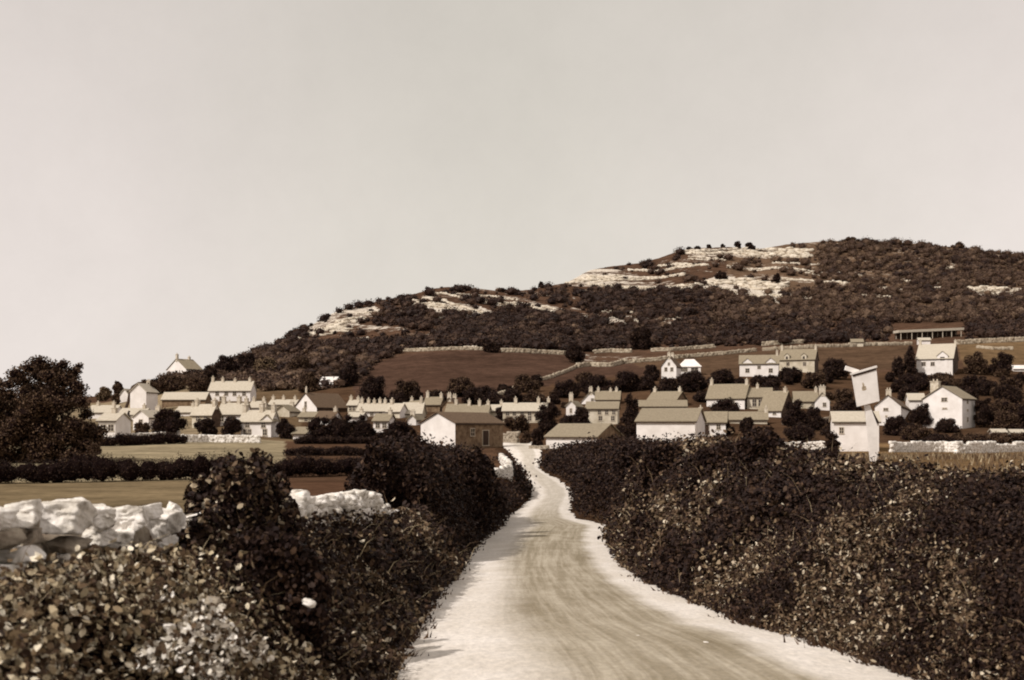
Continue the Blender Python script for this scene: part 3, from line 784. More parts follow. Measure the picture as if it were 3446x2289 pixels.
    def opening(fc, u, py, w, h, nm='window', parent=e):
        q, nrm, tan = face_pt(fc, u, 0); q[2] = (HY - py) / F * q[1]
        up = np.array((0, 0, 1.0))
        k = MB(); d_ = nrm * 0.05; c_ = q + nrm * 0.03; t_ = 0.07
        k.box(c_ + up * h / 2, tan * (w / 2 + t_), d_, up * t_ * 0.6); k.box(c_ - up * h / 2, tan * (w / 2 + t_ * 1.6), d_ * 1.7, up * t_ * 0.7)
        for sg in (-1, 1): k.box(c_ + tan * sg * w / 2, tan * t_ * 0.5, d_ * 0.98, up * h / 2)
        if nm == 'window': k.box(c_, tan * 0.03, d_ * 0.9, up * h / 2); k.box(c_, tan * w / 2, d_ * 0.88, up * 0.025)
        wo = k.build('window_frame' if nm == 'window' else 'door_frame', M['frame'], None, org)
        wo.name = nm; wo.parent = parent; wo.location = Vector(org) - parent_org(parent)
        g = MB(); g.box(q + nrm * 0.012, tan * (w / 2 - 0.01), nrm * 0.022, up * (h / 2 - 0.01))
        g.build('pane' if nm == 'window' else 'door_leaf', M['glass' if nm == 'window' else 'door'], wo, org)
    for wdef in win: opening(*wdef)
    for wdef in doors: opening(*wdef, nm='door')
    for (fc, u, w, pya, pyb, *rest) in dorm:
        dep = rest[0] if rest else 2.2
        q, nrm, tan = face_pt(fc, u, 0); Yq = q[1]
        za = (HY - pya) / F * Yq; zbm = (HY - pyb) / F * Yq
        zs = za - w * 0.42; up = np.array((0, 0, 1.0)); f0 = q + nrm * 0.06
        k = MB()
        g0 = [f0 - tan * w / 2 + up * zbm, f0 + tan * w / 2 + up * zbm, f0 + tan * w / 2 + up * zs, f0 + up * za, f0 - tan * w / 2 + up * zs]
        g1 = [p_ - nrm * dep for p_ in g0]
        k.add(g0 + g1, [(0, 1, 2, 3, 4), (9, 8, 7, 6, 5), (0, 5, 6, 1), (1, 6, 7, 2), (4, 9, 5, 0), (2, 7, 8, 3), (3, 8, 9, 4)])
        do = k.build('dormer', M[wall], e, org)
        k = MB()
        for sg in (-1, 1):
            ov_ = 0.18
            l0 = f0 + nrm * ov_ + tan * sg * (w / 2 + ov_) + up * (zs - ov_ * 0.84 + 0.03); t0 = f0 + nrm * ov_ + up * (za + 0.03)
            q4 = [l0, t0, t0 - nrm * (dep + ov_), l0 - nrm * (dep + ov_)]; q5 = [p_ + up * 0.12 for p_ in q4]
            k.add(q4 + q5, [(0, 1, 2, 3), (7, 6, 5, 4), (0, 4, 5, 1), (1, 5, 6, 2), (2, 6, 7, 3), (3, 7, 4, 0)])
        k.build('dormer_roof', M[roof if roof != 'slate_pale' else 'slate'], do, org)
        wz = (zs + zbm) / 2 if zs - zbm < 3 else zs - 0.9
        g = MB(); g.box(f0 + up * wz + nrm * 0.02, tan * w * 0.2, nrm * 0.03, up * min(0.55, (zs - zbm) * 0.3))
        g.build('window', M['glass'], do, org)
    return e

# ------------------------------------------------------------------ THE VILLAGE
H = house
# left of the lane
H("white gabled house alone on the hilltop skyline", 627, 1278, 562, 680, 40, 1242, 1209, 'R', 'white', 'slate', [(0.03, 1.6), (0.8, 0.9)], [('L', .5, 1255, .9, 1.3), ('R', .5, 1257, .9, 1.2)])
H("tall white gable wall beside the leaning bare trunk", 492, 1394, 438, (6,), 12, 1318, 1292, 'R', 'white', 'slate_pale', [(0.9, .9)])
H("low white gabled cottage left of the leaning trunk", 432, 1350, 404, (6,), 12, 1328, 1310, 'R', 'white', 'slate_pale')
H("long low dark barn with a pale roof below the hilltop house", 690, 1366, 545, (5,), 4, 1344, 1322, 'L', 'stone', 'slate_pale', name='barn', cat='barn')
H("wide white farmhouse with a pale slate roof and four chimneys", 842, 1352, 703, (6,), 4, 1314, 1285, 'L', 'white', 'slate_pale', [(.08, .9), (.44, .7), (.74, 1.0), (.98, 1.2)], [('L', .2, 1325, 1.0, 1.1), ('L', .42, 1325, 1.0, 1.1), ('L', .62, 1325, 1.0, 1.1), ('L', .85, 1325, 1.0, 1.1), ('L', .3, 1341, 1.0, 1.1), ('L', .75, 1341, 1.0, 1.1)])
H("pale cottage with a right gable coloured as shade behind round bushes", 712, 1440, 646, 742, 22, 1394, 1363, 'L', 'cream', 'slate_pale', [(.05, .9), (.95, .9)], [('L', .3, 1408, .9, 1.1), ('L', .7, 1408, .9, 1.1)], wallr='darkwall')
H("white cottage whose pale roof ends in tall chimneys above two bushes", 818, 1432, 733, (6,), 6, 1394, 1359, 'L', 'white', 'slate_pale', [(.05, 1.0), (.35, 1.3), (.95, 1.3)], [('L', .15, 1410, .9, 1.1), ('L', .5, 1410, .9, 1.1)])
H("double fronted white house at the end of the white field wall", 912, 1472, 810, 938, 14, 1416, 1384, 'L', 'white', 'slate_pale', [(.03, 1.0), (.42, 1.2), (.98, 1.0)], [('L', .16, 1455, .8, 1.1), ('L', .28, 1455, .8, 1.1), ('L', .8, 1455, .8, 1.1), ('L', .22, 1430, .8, 1.0), ('L', .75, 1430, .8, 1.0)], [('L', .86, 2.4, 1398, 1420)])
H("small cream gable with dark verges behind the double fronted house", 974, 1404, 926, (7,), 10, 1384, 1365, 'R', 'cream', 'slate', [(.9, .8)])
H("narrow cream gable squeezed behind the double fronted house chimney", 905, 1400, 868, (7,), 10, 1386, 1370, 'R', 'cream', 'slate', [(.1, .9)])
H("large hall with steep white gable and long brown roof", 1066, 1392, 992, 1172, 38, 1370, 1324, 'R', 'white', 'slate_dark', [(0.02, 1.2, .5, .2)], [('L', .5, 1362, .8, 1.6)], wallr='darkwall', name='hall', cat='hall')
H("little hut with a bright white roof high on the hillside", 1142, 1303, 1078, (5,), 6, 1291, 1270, 'L', 'white', 'white', name='hut', cat='hut')
H("pale roofed row of cottages between the hall and its neighbour", 992, 1374, 905, (6,), 5, 1362, 1347, 'L', 'cream', 'slate_pale', [(.1, .8), (.55, .9), (.95, .9)], name='cottage_row', cat='house')
H("small pale porch building at the right end of the hall", 1200, 1390, 1170, (5,), 8, 1364, 1348, 'L', 'cream', 'slate_pale', [(.1, .7), (.9, .9)], [('L', .3, 1374, .6, 1.3), ('L', .7, 1374, .6, 1.3)])
H("white cottage peeping out between two dark thickets", 1306, 1458, 1256, (6,), 8, 1417, 1395, 'L', 'white', 'slate', [(.1, .8)], [('L', .3, 1432, .8, 1.0), ('L', .75, 1432, .8, 1.0)])
H("pale terrace with five chimneys at the foot of the dark field", 1300, 1402, 1203, (6,), 5, 1384, 1359, 'L', 'white', 'slate_pale', [(.12, .9), (.3, 1.0), (.5, .8), (.7, 1.0), (.93, 1.1)], [('L', .2, 1393, .8, .9), ('L', .5, 1393, .8, .9), ('L', .8, 1393, .8, .9)], name='terrace', cat='house')
H("cottage with a sloping white right gable next to the five chimney terrace", 1345, 1408, 1302, 1372, 24, 1384, 1360, 'L', 'cream', 'slate_pale', [(.9, 1.0)], wallr='white')
H("pale roofed cottage just left of the big white gable barn", 1418, 1408, 1352, (6,), 6, 1391, 1357, 'L', 'cream', 'slate_pale', [(.15, .6)])
H("small house with two stout chimneys beneath the field", 1480, 1388, 1428, (6,), 8, 1362, 1338, 'L', 'stone', 'slate', [(.06, .9), (.94, 1.3)])
H("dark gabled house right of the two stout chimneys", 1535, 1392, 1488, (6,), 12, 1368, 1340, 'R', 'stone', 'slate_dark', [(.05, 1.0), (.9, .8)])
H("weathered roof with one chimney behind the big barn ridge", 1572, 1404, 1500, (6,), 8, 1388, 1362, 'L', 'cream', 'slate', [(.62, 1.1)], [('L', .3, 1396, .7, .8), ('L', .7, 1396, .7, .8)])
H("cottage roof with two chimneys in the middle of the village", 1640, 1408, 1566, (6,), 8, 1390, 1366, 'L', 'cream', 'slate', [(.45, 1.2), (.92, 1.2)], [('L', .5, 1398, .7, .8)])
H("cream cottage left of the long windowed terrace", 1688, 1404, 1632, (6,), 6, 1384, 1364, 'L', 'cream', 'slate_pale', [(.1, .9), (.9, .9)])
H("long cream terrace with a row of upper windows behind the trees", 1847, 1422, 1692, (6,), 4, 1383, 1358, 'L', 'cream', 'slate_pale', [(.02, 1.0), (.24, 1.1), (.74, 1.1)], [('L', u, 1391, .8, 1.1) for u in (.1, .25, .42, .58, .74, .9)] + [('L', u, 1408, .8, 1.1) for u in (.58, .74, .9)], name='terrace', cat='house')
H("big barn with blank white gable and stone side coloured dark for its shade", 1532, 1512, 1416, 1693, 36, 1424, 1390, 'R', 'white', 'slate_dark', [], [('R', .35, 1455, 1.0, 1.2)], doors=[('R', .62, 1474, 1.6, 2.4)], wallr='stone', name='barn', cat='barn')  # bare stone on the right stands in for a white wall's shade
H("pale roofed cottage in the dense rows left of the hall", 880, 1388, 838, (6,), 6, 1372, 1352, 'L', 'white', 'slate_pale', [(.1, .8), (.9, .9)])
H("little white cottage below the wide white farmhouse", 775, 1396, 742, (6,), 6, 1382, 1366, 'L', 'white', 'slate_pale', [(.5, .9)])
H("white roofed cottage beneath the long low dark barn", 640, 1400, 590, (6,), 6, 1388, 1370, 'L', 'white', 'slate_pale', [(.1, .8)])
H("cottage between the double fronted house and the hall", 1055, 1422, 1005, (6,), 8, 1404, 1388, 'L', 'cream', 'slate', [(.9, .8)], [('L', .5, 1412, .8, .9)])
H("small white cottage behind the dark thickets", 1215, 1420, 1170, (6,), 6, 1404, 1390, 'L', 'white', 'slate_pale', [(.2, .8)])
H("white cottage tucked above the five chimney terrace", 1415, 1376, 1375, (6,), 6, 1366, 1350, 'L', 'cream', 'slate', [(.1, .8), (.9, .8)])
H("gabled white cottage front of the five chimney terrace", 1400, 1432, 1372, (7,), 12, 1412, 1398, 'R', 'white', 'slate', [(.1, .8)])
# right of the lane
H("low barn with white front and brown gable beside the lane", 2008, 1516, 1838, 2094, 24, 1471, 1429, 'L', 'white', 'slate', [], wallr='stone', name='barn', cat='barn')  # brown stone gable paints the side away from the sun darker
H("rough stone house with chimneys behind the white pointed gable", 2084, 1362, 2004, (7,), 8, 1345, 1318, 'L', 'stone', 'slate', [(.15, .8), (.4, .6), (.92, .9)], [('L', .4, 1352, .7, .9)])
H("white pointed gable with a chimney at its peak", 2018, 1362, 1957, (8,), 14, 1351, 1319, 'R', 'white', 'slate', [(.04, 1.0)], [('L', .6, 1346, .7, .8)])
H("cream front with small windows under a stone gable", 2078, 1428, 1973, (7,), 8, 1376, 1354, 'L', 'cream', 'slate', [], [('L', u, 1388, .7, .9) for u in (.42, .65, .88)] + [('L', u, 1408, .8, 1.0) for u in (.45, .85)])
H("narrow white gable with a tall chimney left of the stone house", 1937, 1402, 1905, (9,), 14, 1366, 1350, 'R', 'white', 'slate', [(.05, 1.6)], [('L', .5, 1382, .5, 1.0)])
H("cottage with two end chimneys and a stone right gable", 2275, 1374, 2180, 2312, 24, 1346, 1319, 'L', 'cream', 'slate', [(.06, .9), (.95, .9)], [('L', .2, 1354, .8, .9), ('L', .7, 1354, .8, .9)], wallr='stone')
H("low stone outbuilding in front of the two chimney cottage", 2310, 1392, 2150, (6,), 6, 1368, 1349, 'L', 'stone', 'slate', [], name='outbuilding', cat='outbuilding')
H("largest white barn with a broad slate roof on the right of the lane", 2340, 1512, 2142, 2372, 14, 1419, 1377, 'L', 'white', 'slate', [], dorm=[], name='barn', cat='barn')
H("white cottage with a dark doorway joined to the largest white barn", 2442, 1470, 2345, (6,), 12, 1421, 1388, 'L', 'white', 'slate', [(.9, .8)], [('L', .75, 1437, .7, .9)], doors=[('L', .33, 1447, 1.0, 1.9)])
H("dark roofed villa with a bright white gable above the village", 2276, 1274, 2226, 2292, 24, 1232, 1200, 'R', 'white', 'slate_dark', [(.05, 1.0), (.75, 1.0)], [('L', .3, 1243, .9, 1.2), ('L', .7, 1243, .9, 1.2), ('L', .5, 1225, .7, .9)])
H("hipped white roofed wing with a row of windows beside the villa", 2358, 1266, 2284, (6,), 8, 1233, 1211, 'L', 'white', 'white', [], [('L', u, 1243, .8, 1.3) for u in (.1, .22, .34)] + [('L', .72, 1245, 2.2, 1.5)], hip=2.0)
H("left half of the hillside pair with two large white dormers", 2620, 1270, 2489, (7,), 12, 1223, 1196, 'L', 'white', 'slate', [(.04, 1.3)], [('L', .2, 1247, 1.2, 1.3), ('L', .8, 1247, 1.2, 1.3), ('L', .5, 1236, 1.0, 1.0)], [('L', .2, 3.1, 1207, 1228, 2.6), ('L', .8, 3.1, 1205, 1228, 2.6)])
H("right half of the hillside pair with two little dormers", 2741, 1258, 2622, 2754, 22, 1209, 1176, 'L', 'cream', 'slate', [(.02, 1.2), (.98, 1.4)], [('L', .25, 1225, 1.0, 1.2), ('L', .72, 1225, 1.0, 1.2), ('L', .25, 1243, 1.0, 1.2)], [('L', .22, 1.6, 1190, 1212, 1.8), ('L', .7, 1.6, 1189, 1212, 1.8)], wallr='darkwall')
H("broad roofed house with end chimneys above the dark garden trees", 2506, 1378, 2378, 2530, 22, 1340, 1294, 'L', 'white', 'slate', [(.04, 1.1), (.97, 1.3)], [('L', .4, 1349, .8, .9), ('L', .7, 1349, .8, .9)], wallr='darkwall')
H("cream house with tall pale window panels right of the broad roofed house", 2596, 1380, 2514, (7,), 12, 1336, 1307, 'L', 'cream', 'slate', [(.58, .9)], [('L', .3, 1356, 1.0, 1.8), ('L', .55, 1356, 1.0, 1.8)])
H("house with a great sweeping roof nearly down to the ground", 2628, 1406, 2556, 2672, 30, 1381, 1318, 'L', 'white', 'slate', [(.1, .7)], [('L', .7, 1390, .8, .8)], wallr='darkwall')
H("low cottage left of the big white chimney", 2752, 1378, 2674, (6,), 8, 1350, 1319, 'L', 'cream', 'slate', [(.03, .9)], [('L', .8, 1360, .9, 1.0)])
H("white gable carrying the big white chimney", 2792, 1382, 2742, (8,), 12, 1350, 1322, 'R', 'white', 'slate', [(.06, 1.5, .5, .7)], [('L', .65, 1362, .8, 1.0)])
H("low shed roof between the largest barn and the sweeping roof", 2582, 1428, 2456, (5,), 10, 1412, 1388, 'L', 'cream', 'slate', [(.02, 1.0)], name='shed', cat='shed')
H("white cottage with one small square window behind the sign board", 2958, 1520, 2806, (6,), 10, 1419, 1388, 'L', 'white', 'slate_pale', [], [('L', .17, 1449, .62, .95), ('L', .83, 1452, .25, .6)])
H("white gable house with a short chimney right of the sign board", 3032, 1432, 2944, 3072, 20, 1366, 1331, 'R', 'white', 'slate_dark', [(.05, 1.2, .5, .5)], [('L', .42, 1378, .95, .6), ('L', .44, 1401, .35, .35)])
H("tall white house with a wide gable and windowed right side", 3238, 1444, 3106, 3282, 40, 1341, 1301, 'R', 'white', 'slate', [(.4, 1.1, .82, .75)], [('L', .55, 1345, 1.15, .75), ('L', .56, 1375, .9, .3), ('R', .4, 1351, .75, .9), ('R', .4, 1412, .75, .9), ('R', .4, 1381, .6, .4)])
H("low pale roofed annexe tucked behind the tall white house", 3112, 1380, 3060, (5,), 8, 1346, 1326, 'L', 'white', 'slate_pale', [], name='outbuilding', cat='outbuilding')
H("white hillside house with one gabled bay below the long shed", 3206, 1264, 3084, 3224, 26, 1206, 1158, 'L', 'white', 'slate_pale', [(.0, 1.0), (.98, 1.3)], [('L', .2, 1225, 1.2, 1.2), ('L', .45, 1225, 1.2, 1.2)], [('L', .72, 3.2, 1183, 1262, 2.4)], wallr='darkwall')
H("pale hut standing in front of the long shed", 3131, 1160, 3092, (4,), 8, 1145, 1138, 'L', 'white', 'slate_pale', name='hut', cat='hut')
H("small grey hut on the top field wall", 2905, 1168, 2866, (4,), 8, 1151, 1142, 'L', 'cream', 'slate', name='hut', cat='hut')
H("small white shed behind the right hand wall, the nearer of two", 3386, 1470, 3344, (4,), 10, 1456, 1447, 'L', 'white', 'slate_pale', name='shed', cat='shed')
H("small white shed at the right edge behind the wall", 3446, 1470, 3406, (4,), 10, 1458, 1448, 'L', 'cream', 'slate_pale', name='shed', cat='shed')
H("bright white roofed outhouse at the right edge of the upper field", 3478, 1252, 3412, (4,), 8, 1241, 1231, 'L', 'white', 'white', name='outhouse', cat='outhouse')
H("pale roofed cottage low beside the big tree, upper of the pair", 385, 1408, 296, (6,), 5, 1388, 1366, 'L', 'white', 'slate_pale', [(.2, .8), (.8, .8)])
H("pale roofed cottage under the tall white gable wall", 482, 1416, 398, (6,), 5, 1396, 1376, 'L', 'white', 'slate_pale', [(.15, .8)])
H("white cottage front directly right of the big left tree", 388, 1484, 330, (6,), 6, 1416, 1392, 'L', 'white', 'slate_pale', [(.5, .8)], [('L', .3, 1440, .9, 1.1), ('L', .75, 1440, .9, 1.1)])
H("white gable cottage between the slim bush and the large shrub", 500, 1446, 448, (7,), 16, 1404, 1382, 'R', 'white', 'slate_pale', [(.9, .8)], [('L', .5, 1420, .8, 1.0)])
H("white lean cottage at the wall end beside the round dark tree", 1028, 1480, 986, (5,), 10, 1460, 1440, 'L', 'white', 'slate', [])
H("brown roofed cottage in front of the hall", 1120, 1432, 1062, (6,), 10, 1408, 1386, 'L', 'white', 'slate_dark', [(.1, .7)])

# long open shed on the hillside
def long_shed():
    Y = hit(3120, 1142); a = P(3017, 1117, Y); b = P(3232, 1108, Y + 6); zg = min(gz(*a[:2]), gz(*b[:2]))
    org = np.array([*(a + b)[:2] / 2, zg]); e = empty("open_shed", org)
    tag(e, "long open sided shed with a thin pale roof above the upper house", "shed")
    d = (b - a) / 2; n = np.array((-d[1], d[0], 0)); n /= np.linalg.norm(n)
    m = MB(); m.box((a + b) / 2, d * 1.02, n * 2.2, np.array((0, 0, 0.5))); m.build("roof", M['slate_pale'], e, org)
    for t in (0.03, .2, .36, .52, .68, .82, .97):
        for s_ in (-1.9, 1.9):
            p = a + (b - a) * t + n * s_; g = gz(p[0], p[1]) - 0.3; m = MB()
            m.box((p[0], p[1], (g + p[2]) / 2 - 0.2), np.array((.11, 0, 0)), np.array((0, .11, 0)), np.array((0, 0, (p[2] - g) / 2 - 0.15)))
            m.build("post", M['frame'], e, org)
    m = MB(); c0 = (a + b) / 2 + n * 2.0; g = gz(c0[0], c0[1]) - .5
    m.box((c0[0], c0[1], (g + c0[2]) / 2 - 0.2), d * 0.97, n * 0.08, np.array((0, 0, (c0[2] - g) / 2 - 0.2))); m.build("back_wall", M['fascia'], e, org)
long_shed()

# sign board
def sign():
    Y = 58.0
    q = lambda x, y: P(x, y, Y)
    base = q(2946, 1552); base[2] = gz(base[0], base[1]) - 0.2; org = base.copy()
    e = empty("sign_board", org); tag(e, "tilted white sign board with a faded brown emblem on a leaning post", "sign")
    tl, tr, br, bl = q(2866, 1262), q(2948, 1238), q(2959, 1350), q(2884, 1369)
    dy = np.array((0, 0.09, 0))
    m = MB(); v = [bl, br, tr, tl]; m.add([p - dy * .5 for p in v] + [p + dy * .5 for p in v], [(0, 1, 2, 3), (7, 6, 5, 4), (0, 4, 5, 1), (1, 5, 6, 2), (2, 6, 7, 3), (3, 7, 4, 0)])
    m.build("panel", M['signwhite'], e, org)
    ux = (tr - tl) / np.linalg.norm(tr - tl); uz = np.array((-ux[2], 0, ux[0]))
    m = MB(); c0 = (tl + tr) / 2 + uz * 0.0; m.box(c0 + uz * 0.05, ux * 0.62, np.array((0, .13, 0)), uz * 0.045); m.build("top_rail", M['signwhite'], e, org)
    m = MB(); m.box(c0 - uz * 0.055 + np.array((0, -0.055, 0)), ux * 0.56, np.array((0, .02, 0)), uz * 0.04); m.build("rail_shadow_strip", M['wood'], e, org)  # dark strip painting a shadow line below the top rail
    arm0, arm1 = q(2846, 1238), q(2890, 1252); dr = arm1 - arm0
    m = MB(); m.box((arm0 + arm1) / 2 + np.array((0, .1, 0)), dr / 2, np.array((0, .06, 0)), np.array((0.03, 0, .10))); m.build("bracket_arm", M['signwhite'], e, org)
    # faded emblem: a small upright device above a bar
    cc = q(2905, 1302) + np.array((0, -.052, 0)); m = MB(); rng = np.random.default_rng(3)
    for (dx, dz, w, h) in ((0.02, .12, .055, .075), (0.0, .0, .06, .085), (.07, -.03, .045, .06), (-.06, -.05, .05, .05), (.01, -.13, .12, .045)):
        n = 9; t = np.linspace(0, 2 * math.pi, n, endpoint=False); r = rng.uniform(.7, 1.2, n)
        v = [cc + ux * (dx + w * r[i] * math.cos(t[i])) + uz * (dz + h * r[i] * math.sin(t[i])) for i in range(n)]
        m.add(v + [p + np.array((0, .012, 0)) for p in v], [tuple(range(n)), tuple(range(2 * n - 1, n - 1, -1))] + [(i, (i + 1) % n, n + (i + 1) % n, n + i) for i in range(n)])
    m.build("emblem", M['signink'], e, org)
    p0 = q(2922, 1366); p1 = q(2945, 1440); p2 = base
    m = MB()
    yb = np.array((0, .13, 0))
    v = [q(2913, 1362) + yb, q(2930, 1362) + yb, q(2957, 1436) + yb, q(2958, 1556) + yb, q(2934, 1556) + yb, q(2922, 1440) + yb]
    v[3][2] = v[4][2] = base[2]
    y2 = np.array((0, .14, 0))
    m.add(v + [p + y2 for p in v], [(0, 1, 2, 5), (5, 2, 3, 4), (6, 11, 8, 7), (11, 10, 9, 8), (0, 6, 7, 1), (1, 7, 8, 2), (2, 8, 9, 3), (3, 9, 10, 4), (4, 10, 11, 5), (5, 11, 6, 0)])
    m.build("post", M['signwhite'], e, org)
    m = MB(); a_, b_ = q(2930, 1366), q(2962, 1424); m.box((a_ + b_) / 2 + yb * 2.6, (b_ - a_) / 2, np.array((0, .05, 0)), np.array((.05, 0, .02))); m.build("brace", M['fascia'], e, org)
sign()

# ------------------------------------------------------------------ WALLS
SW = stone_wall
SW("bright white wall along the far edge of the pale field", [(612, 1489), (700, 1489), (800, 1490), (868, 1491)], 1.15, .5, .6)
SW("shorter white wall above the low hedge beside the big tree", [(392, 1481), (470, 1479), (540, 1476), (600, 1471)], 1.0, .5, .6)
SW("white stone wall left of the sign cottage", [(2648, 1517), (2700, 1516), (2768, 1515)], 1.25, .5, .6)
SW("square white wall length just right of the sign post", [(3000, 1522), (3070, 1522)], 1.35, .5, .6)
SW("tumbled white wall with a raised right end below the tall house", [(3072, 1522), (3130, 1522), (3175, 1522), (3214, 1522)], 1.55, .5, .6, jag=.3)
SW("ragged white wall running off the right edge", [(3222, 1527), (3290, 1526), (3360, 1524), (3470, 1520)], 1.5, .6, .65, jag=.5)
SW("pale wall along the top left of the dark field", [(1365, 1184), (1440, 1182), (1530, 1178), (1620, 1179)], 1.2, .7, 1.2, mats='fieldstone')
SW("bright wall along the top right of the dark field", [(1690, 1186), (1760, 1188), (1830, 1191), (1905, 1196)], 1.5, .9, 1.3, mats='fieldstone')
SW("wall climbing left to right across the dark field corner", [(1640, 1344), (1700, 1325), (1780, 1294), (1850, 1274), (1920, 1247), (1950, 1232)], .9, .6, 1.1, mats='fieldstone')
SW("pale curved wall above the climbing field wall", [(1945, 1238), (1985, 1232), (2020, 1236), (2060, 1234), (2105, 1222)], 1.5, .8, 1.2, mats='fieldstone')
SW("field wall between the dark field and the wood above the villa", [(2000, 1190), (2060, 1187), (2120, 1188)], 1.4, .8, 1.2, mats='fieldstone')
SW("long field wall behind the villa and the hillside pair", [(2110, 1224), (2220, 1214), (2330, 1204), (2440, 1194), (2540, 1184)], 1.3, .8, 1.2, mats='fieldstone')
SW("upper field wall in three pieces above the villa", [(2195, 1185), (2260, 1182), (2330, 1176), (2400, 1172)], 1.3, .8, 1.2, jag=.6, mats='fieldstone')
SW("pale wall in the scrub above the hillside pair", [(2570, 1167), (2640, 1161), (2700, 1158)], 1.6, .8, 1.2, mats='fieldstone')
SW("straight wall on top of the upper field right of the hillside pair", [(2570, 1183), (2680, 1175), (2780, 1170), (2900, 1166), (3010, 1163), (3060, 1161)], 1.1, .8, 1.2, mats='fieldstone')
SW("pale wall on top of the right hand field", [(3225, 1160), (3310, 1155), (3380, 1153), (3500, 1150)], 1.7, .8, 1.2, mats='fieldstone')
SW("broken pale wall inside the right hand field", [(3290, 1172), (3340, 1178), (3400, 1178)], .9, .7, 1.1, jag=.6, mats='fieldstone')
SW("grey stone garden wall right of the sweeping roof", [(2640, 1430), (2700, 1432), (2760, 1428), (2810, 1420)], 1.2, .5, .6, mats='limegrey')
SW("low pale wall at the turn of the lane by the low barn", [(1786, 1512), (1838, 1513)], .55, .4, .5, mats='limegrey')
SW("grey stone wall end where the lane meets the village", [(1696, 1490, 217), (1740, 1490, 216)], 1.9, .9, .6, mats='limegrey')
SW("dark garden wall with a square pier before the largest white barn", [(2138, 1512), (2180, 1512), (2228, 1512)], 1.4, .5, .55, mats='limegrey')
SW("terrace wall on the scrubby slope above the white farmhouse", [(905, 1300), (960, 1300), (985, 1300)], 1.2, .6, .9, mats='limegrey')
SW("white roadside wall showing through the dark hedge at the bend", [(1660, 1672, 108), (1716, 1658, 113), (1712, 1620, 126), (1700, 1590, 138), (1686, 1560, 150)], 1.25, .5, .42, jag=.6)

# near wall on the left: boulders on a rubble body, and the rubble stretch beyond the bush
def near_wall():
    rng = np.random.default_rng(11)
    X0 = -3.35
    e = empty("boulder_wall", (X0, 10, gz(X0, 10)))
    tag(e, "nearest dry stone wall topped with big sunlit limestone boulders", "wall", "dry stone walls")
    org = np.array(e.location)
    Yof = lambda px: -X0 * F / (CX - px)
    def stone(name, x0, x1, y0, y1, m='lime', dep=.28, sub=5, dx=0.0, pw_=.55, rough=.2, rot=None):
        px = (x0 + x1) / 2; Y = Yof(px) - dx
        c0 = P(px, (y0 + y1) / 2, Y); k = Y / F / 2 * .95
        v, f = rock_verts(c0, ((x1 - x0) * k, dep, (y1 - y0) * k), rng, sub, pw_, rough, rot)
        raw_mesh(name, v, f, M[m], e, org, smooth=False)
    for s_ in [(-140, 20, 1700, 1800), (-10, 150, 1686, 1785), (132, 312, 1672, 1806), (276, 395, 1700, 1790), (375, 500, 1704, 1800), (292, 380, 1770, 1838), (360, 450, 1778, 1856), (500, 600, 1705, 1812), (560, 600, 1690, 1740), (590, 676, 1735, 1778), (440, 520, 1698, 1760)]:
        stone("coping_stone", *s_, rough=.24, rot=rng.normal() * .15)
    for s_ in [(-40, 60, 1770, 1850, 'limegrey'), (72, 136, 1772, 1840, 'limegrey'), (8, 128, 1832, 1900, 'lime'), (-40, 24, 1890, 2002, 'lime'), (185, 292, 1806, 1866, 'limegrey'), (164, 246, 1862, 1916, 'lime'), (465, 536, 1814, 1920, 'limegrey'), (540, 580, 1800, 1850, 'lime'), (395, 440, 1940, 1985, 'limegrey'), (440, 470, 1945, 1985, 'lime'), (176, 200, 1960, 2000, 'lime'), (45, 80, 1910, 1960, 'lime')]:
        stone("wall_stone", *s_[:4], m=s_[4], dep=.22, sub=4, dx=.12)
    # rubble heart of the wall behind the face stones
    V = []; Fc = []; n = 0
    for Y in np.arange(5.6, 15.5, .22):
        top = np.interp(Y, [5, 8, 9.6, 11, 13, 16], [-.62, -.66, -.72, -.86, -1.0, -1.15]); g = gz(X0, Y)
        for z in np.arange(g + .1, top, .2):
            v, f = rock_verts((X0 - .32 + rng.normal() * .03, Y, z), (.26, .15, .13), rng, 3, .5, .25); V.append(v); Fc.append(f + n); n += len(v)
    raw_mesh("wall_rubble", np.concatenate(V), np.concatenate(Fc), M['limegrey'], e, org)
near_wall()

def rubble_wall():
    rng = np.random.default_rng(12); V = []; Fc = []; n = 0
    for Y in np.arange(17.5, 36, .17):
        px = CX - 3.3 * F / Y; top = np.interp(px, [950, 1000, 1040, 1070, 1140, 1180, 1250, 1268, 1300, 1322, 1340], [1700, 1664, 1682, 1678, 1672, 1660, 1660, 1700, 1715, 1740, 1760])
        zt = (HY - top) / F * Y; g = gz(-3.3, Y)
        z = zt - .07
        while z > max(g, zt - 1.25):
            v, f = rock_verts((-3.3 + rng.normal() * .06, Y + rng.normal() * .05, z + rng.normal() * .03), (.2, .125, .09), rng, 3, .55, .3); V.append(v); Fc.append(f + n); n += len(v)
            z -= .16
    o = raw_mesh("rubble_wall", np.concatenate(V), np.concatenate(Fc), M['lime'], None, (-3.3, 26, gz(-3.3, 26)))
    tag(o, "rubble stone wall between the leafy bush and the dark hedge", "wall", "dry stone walls")
rubble_wall()

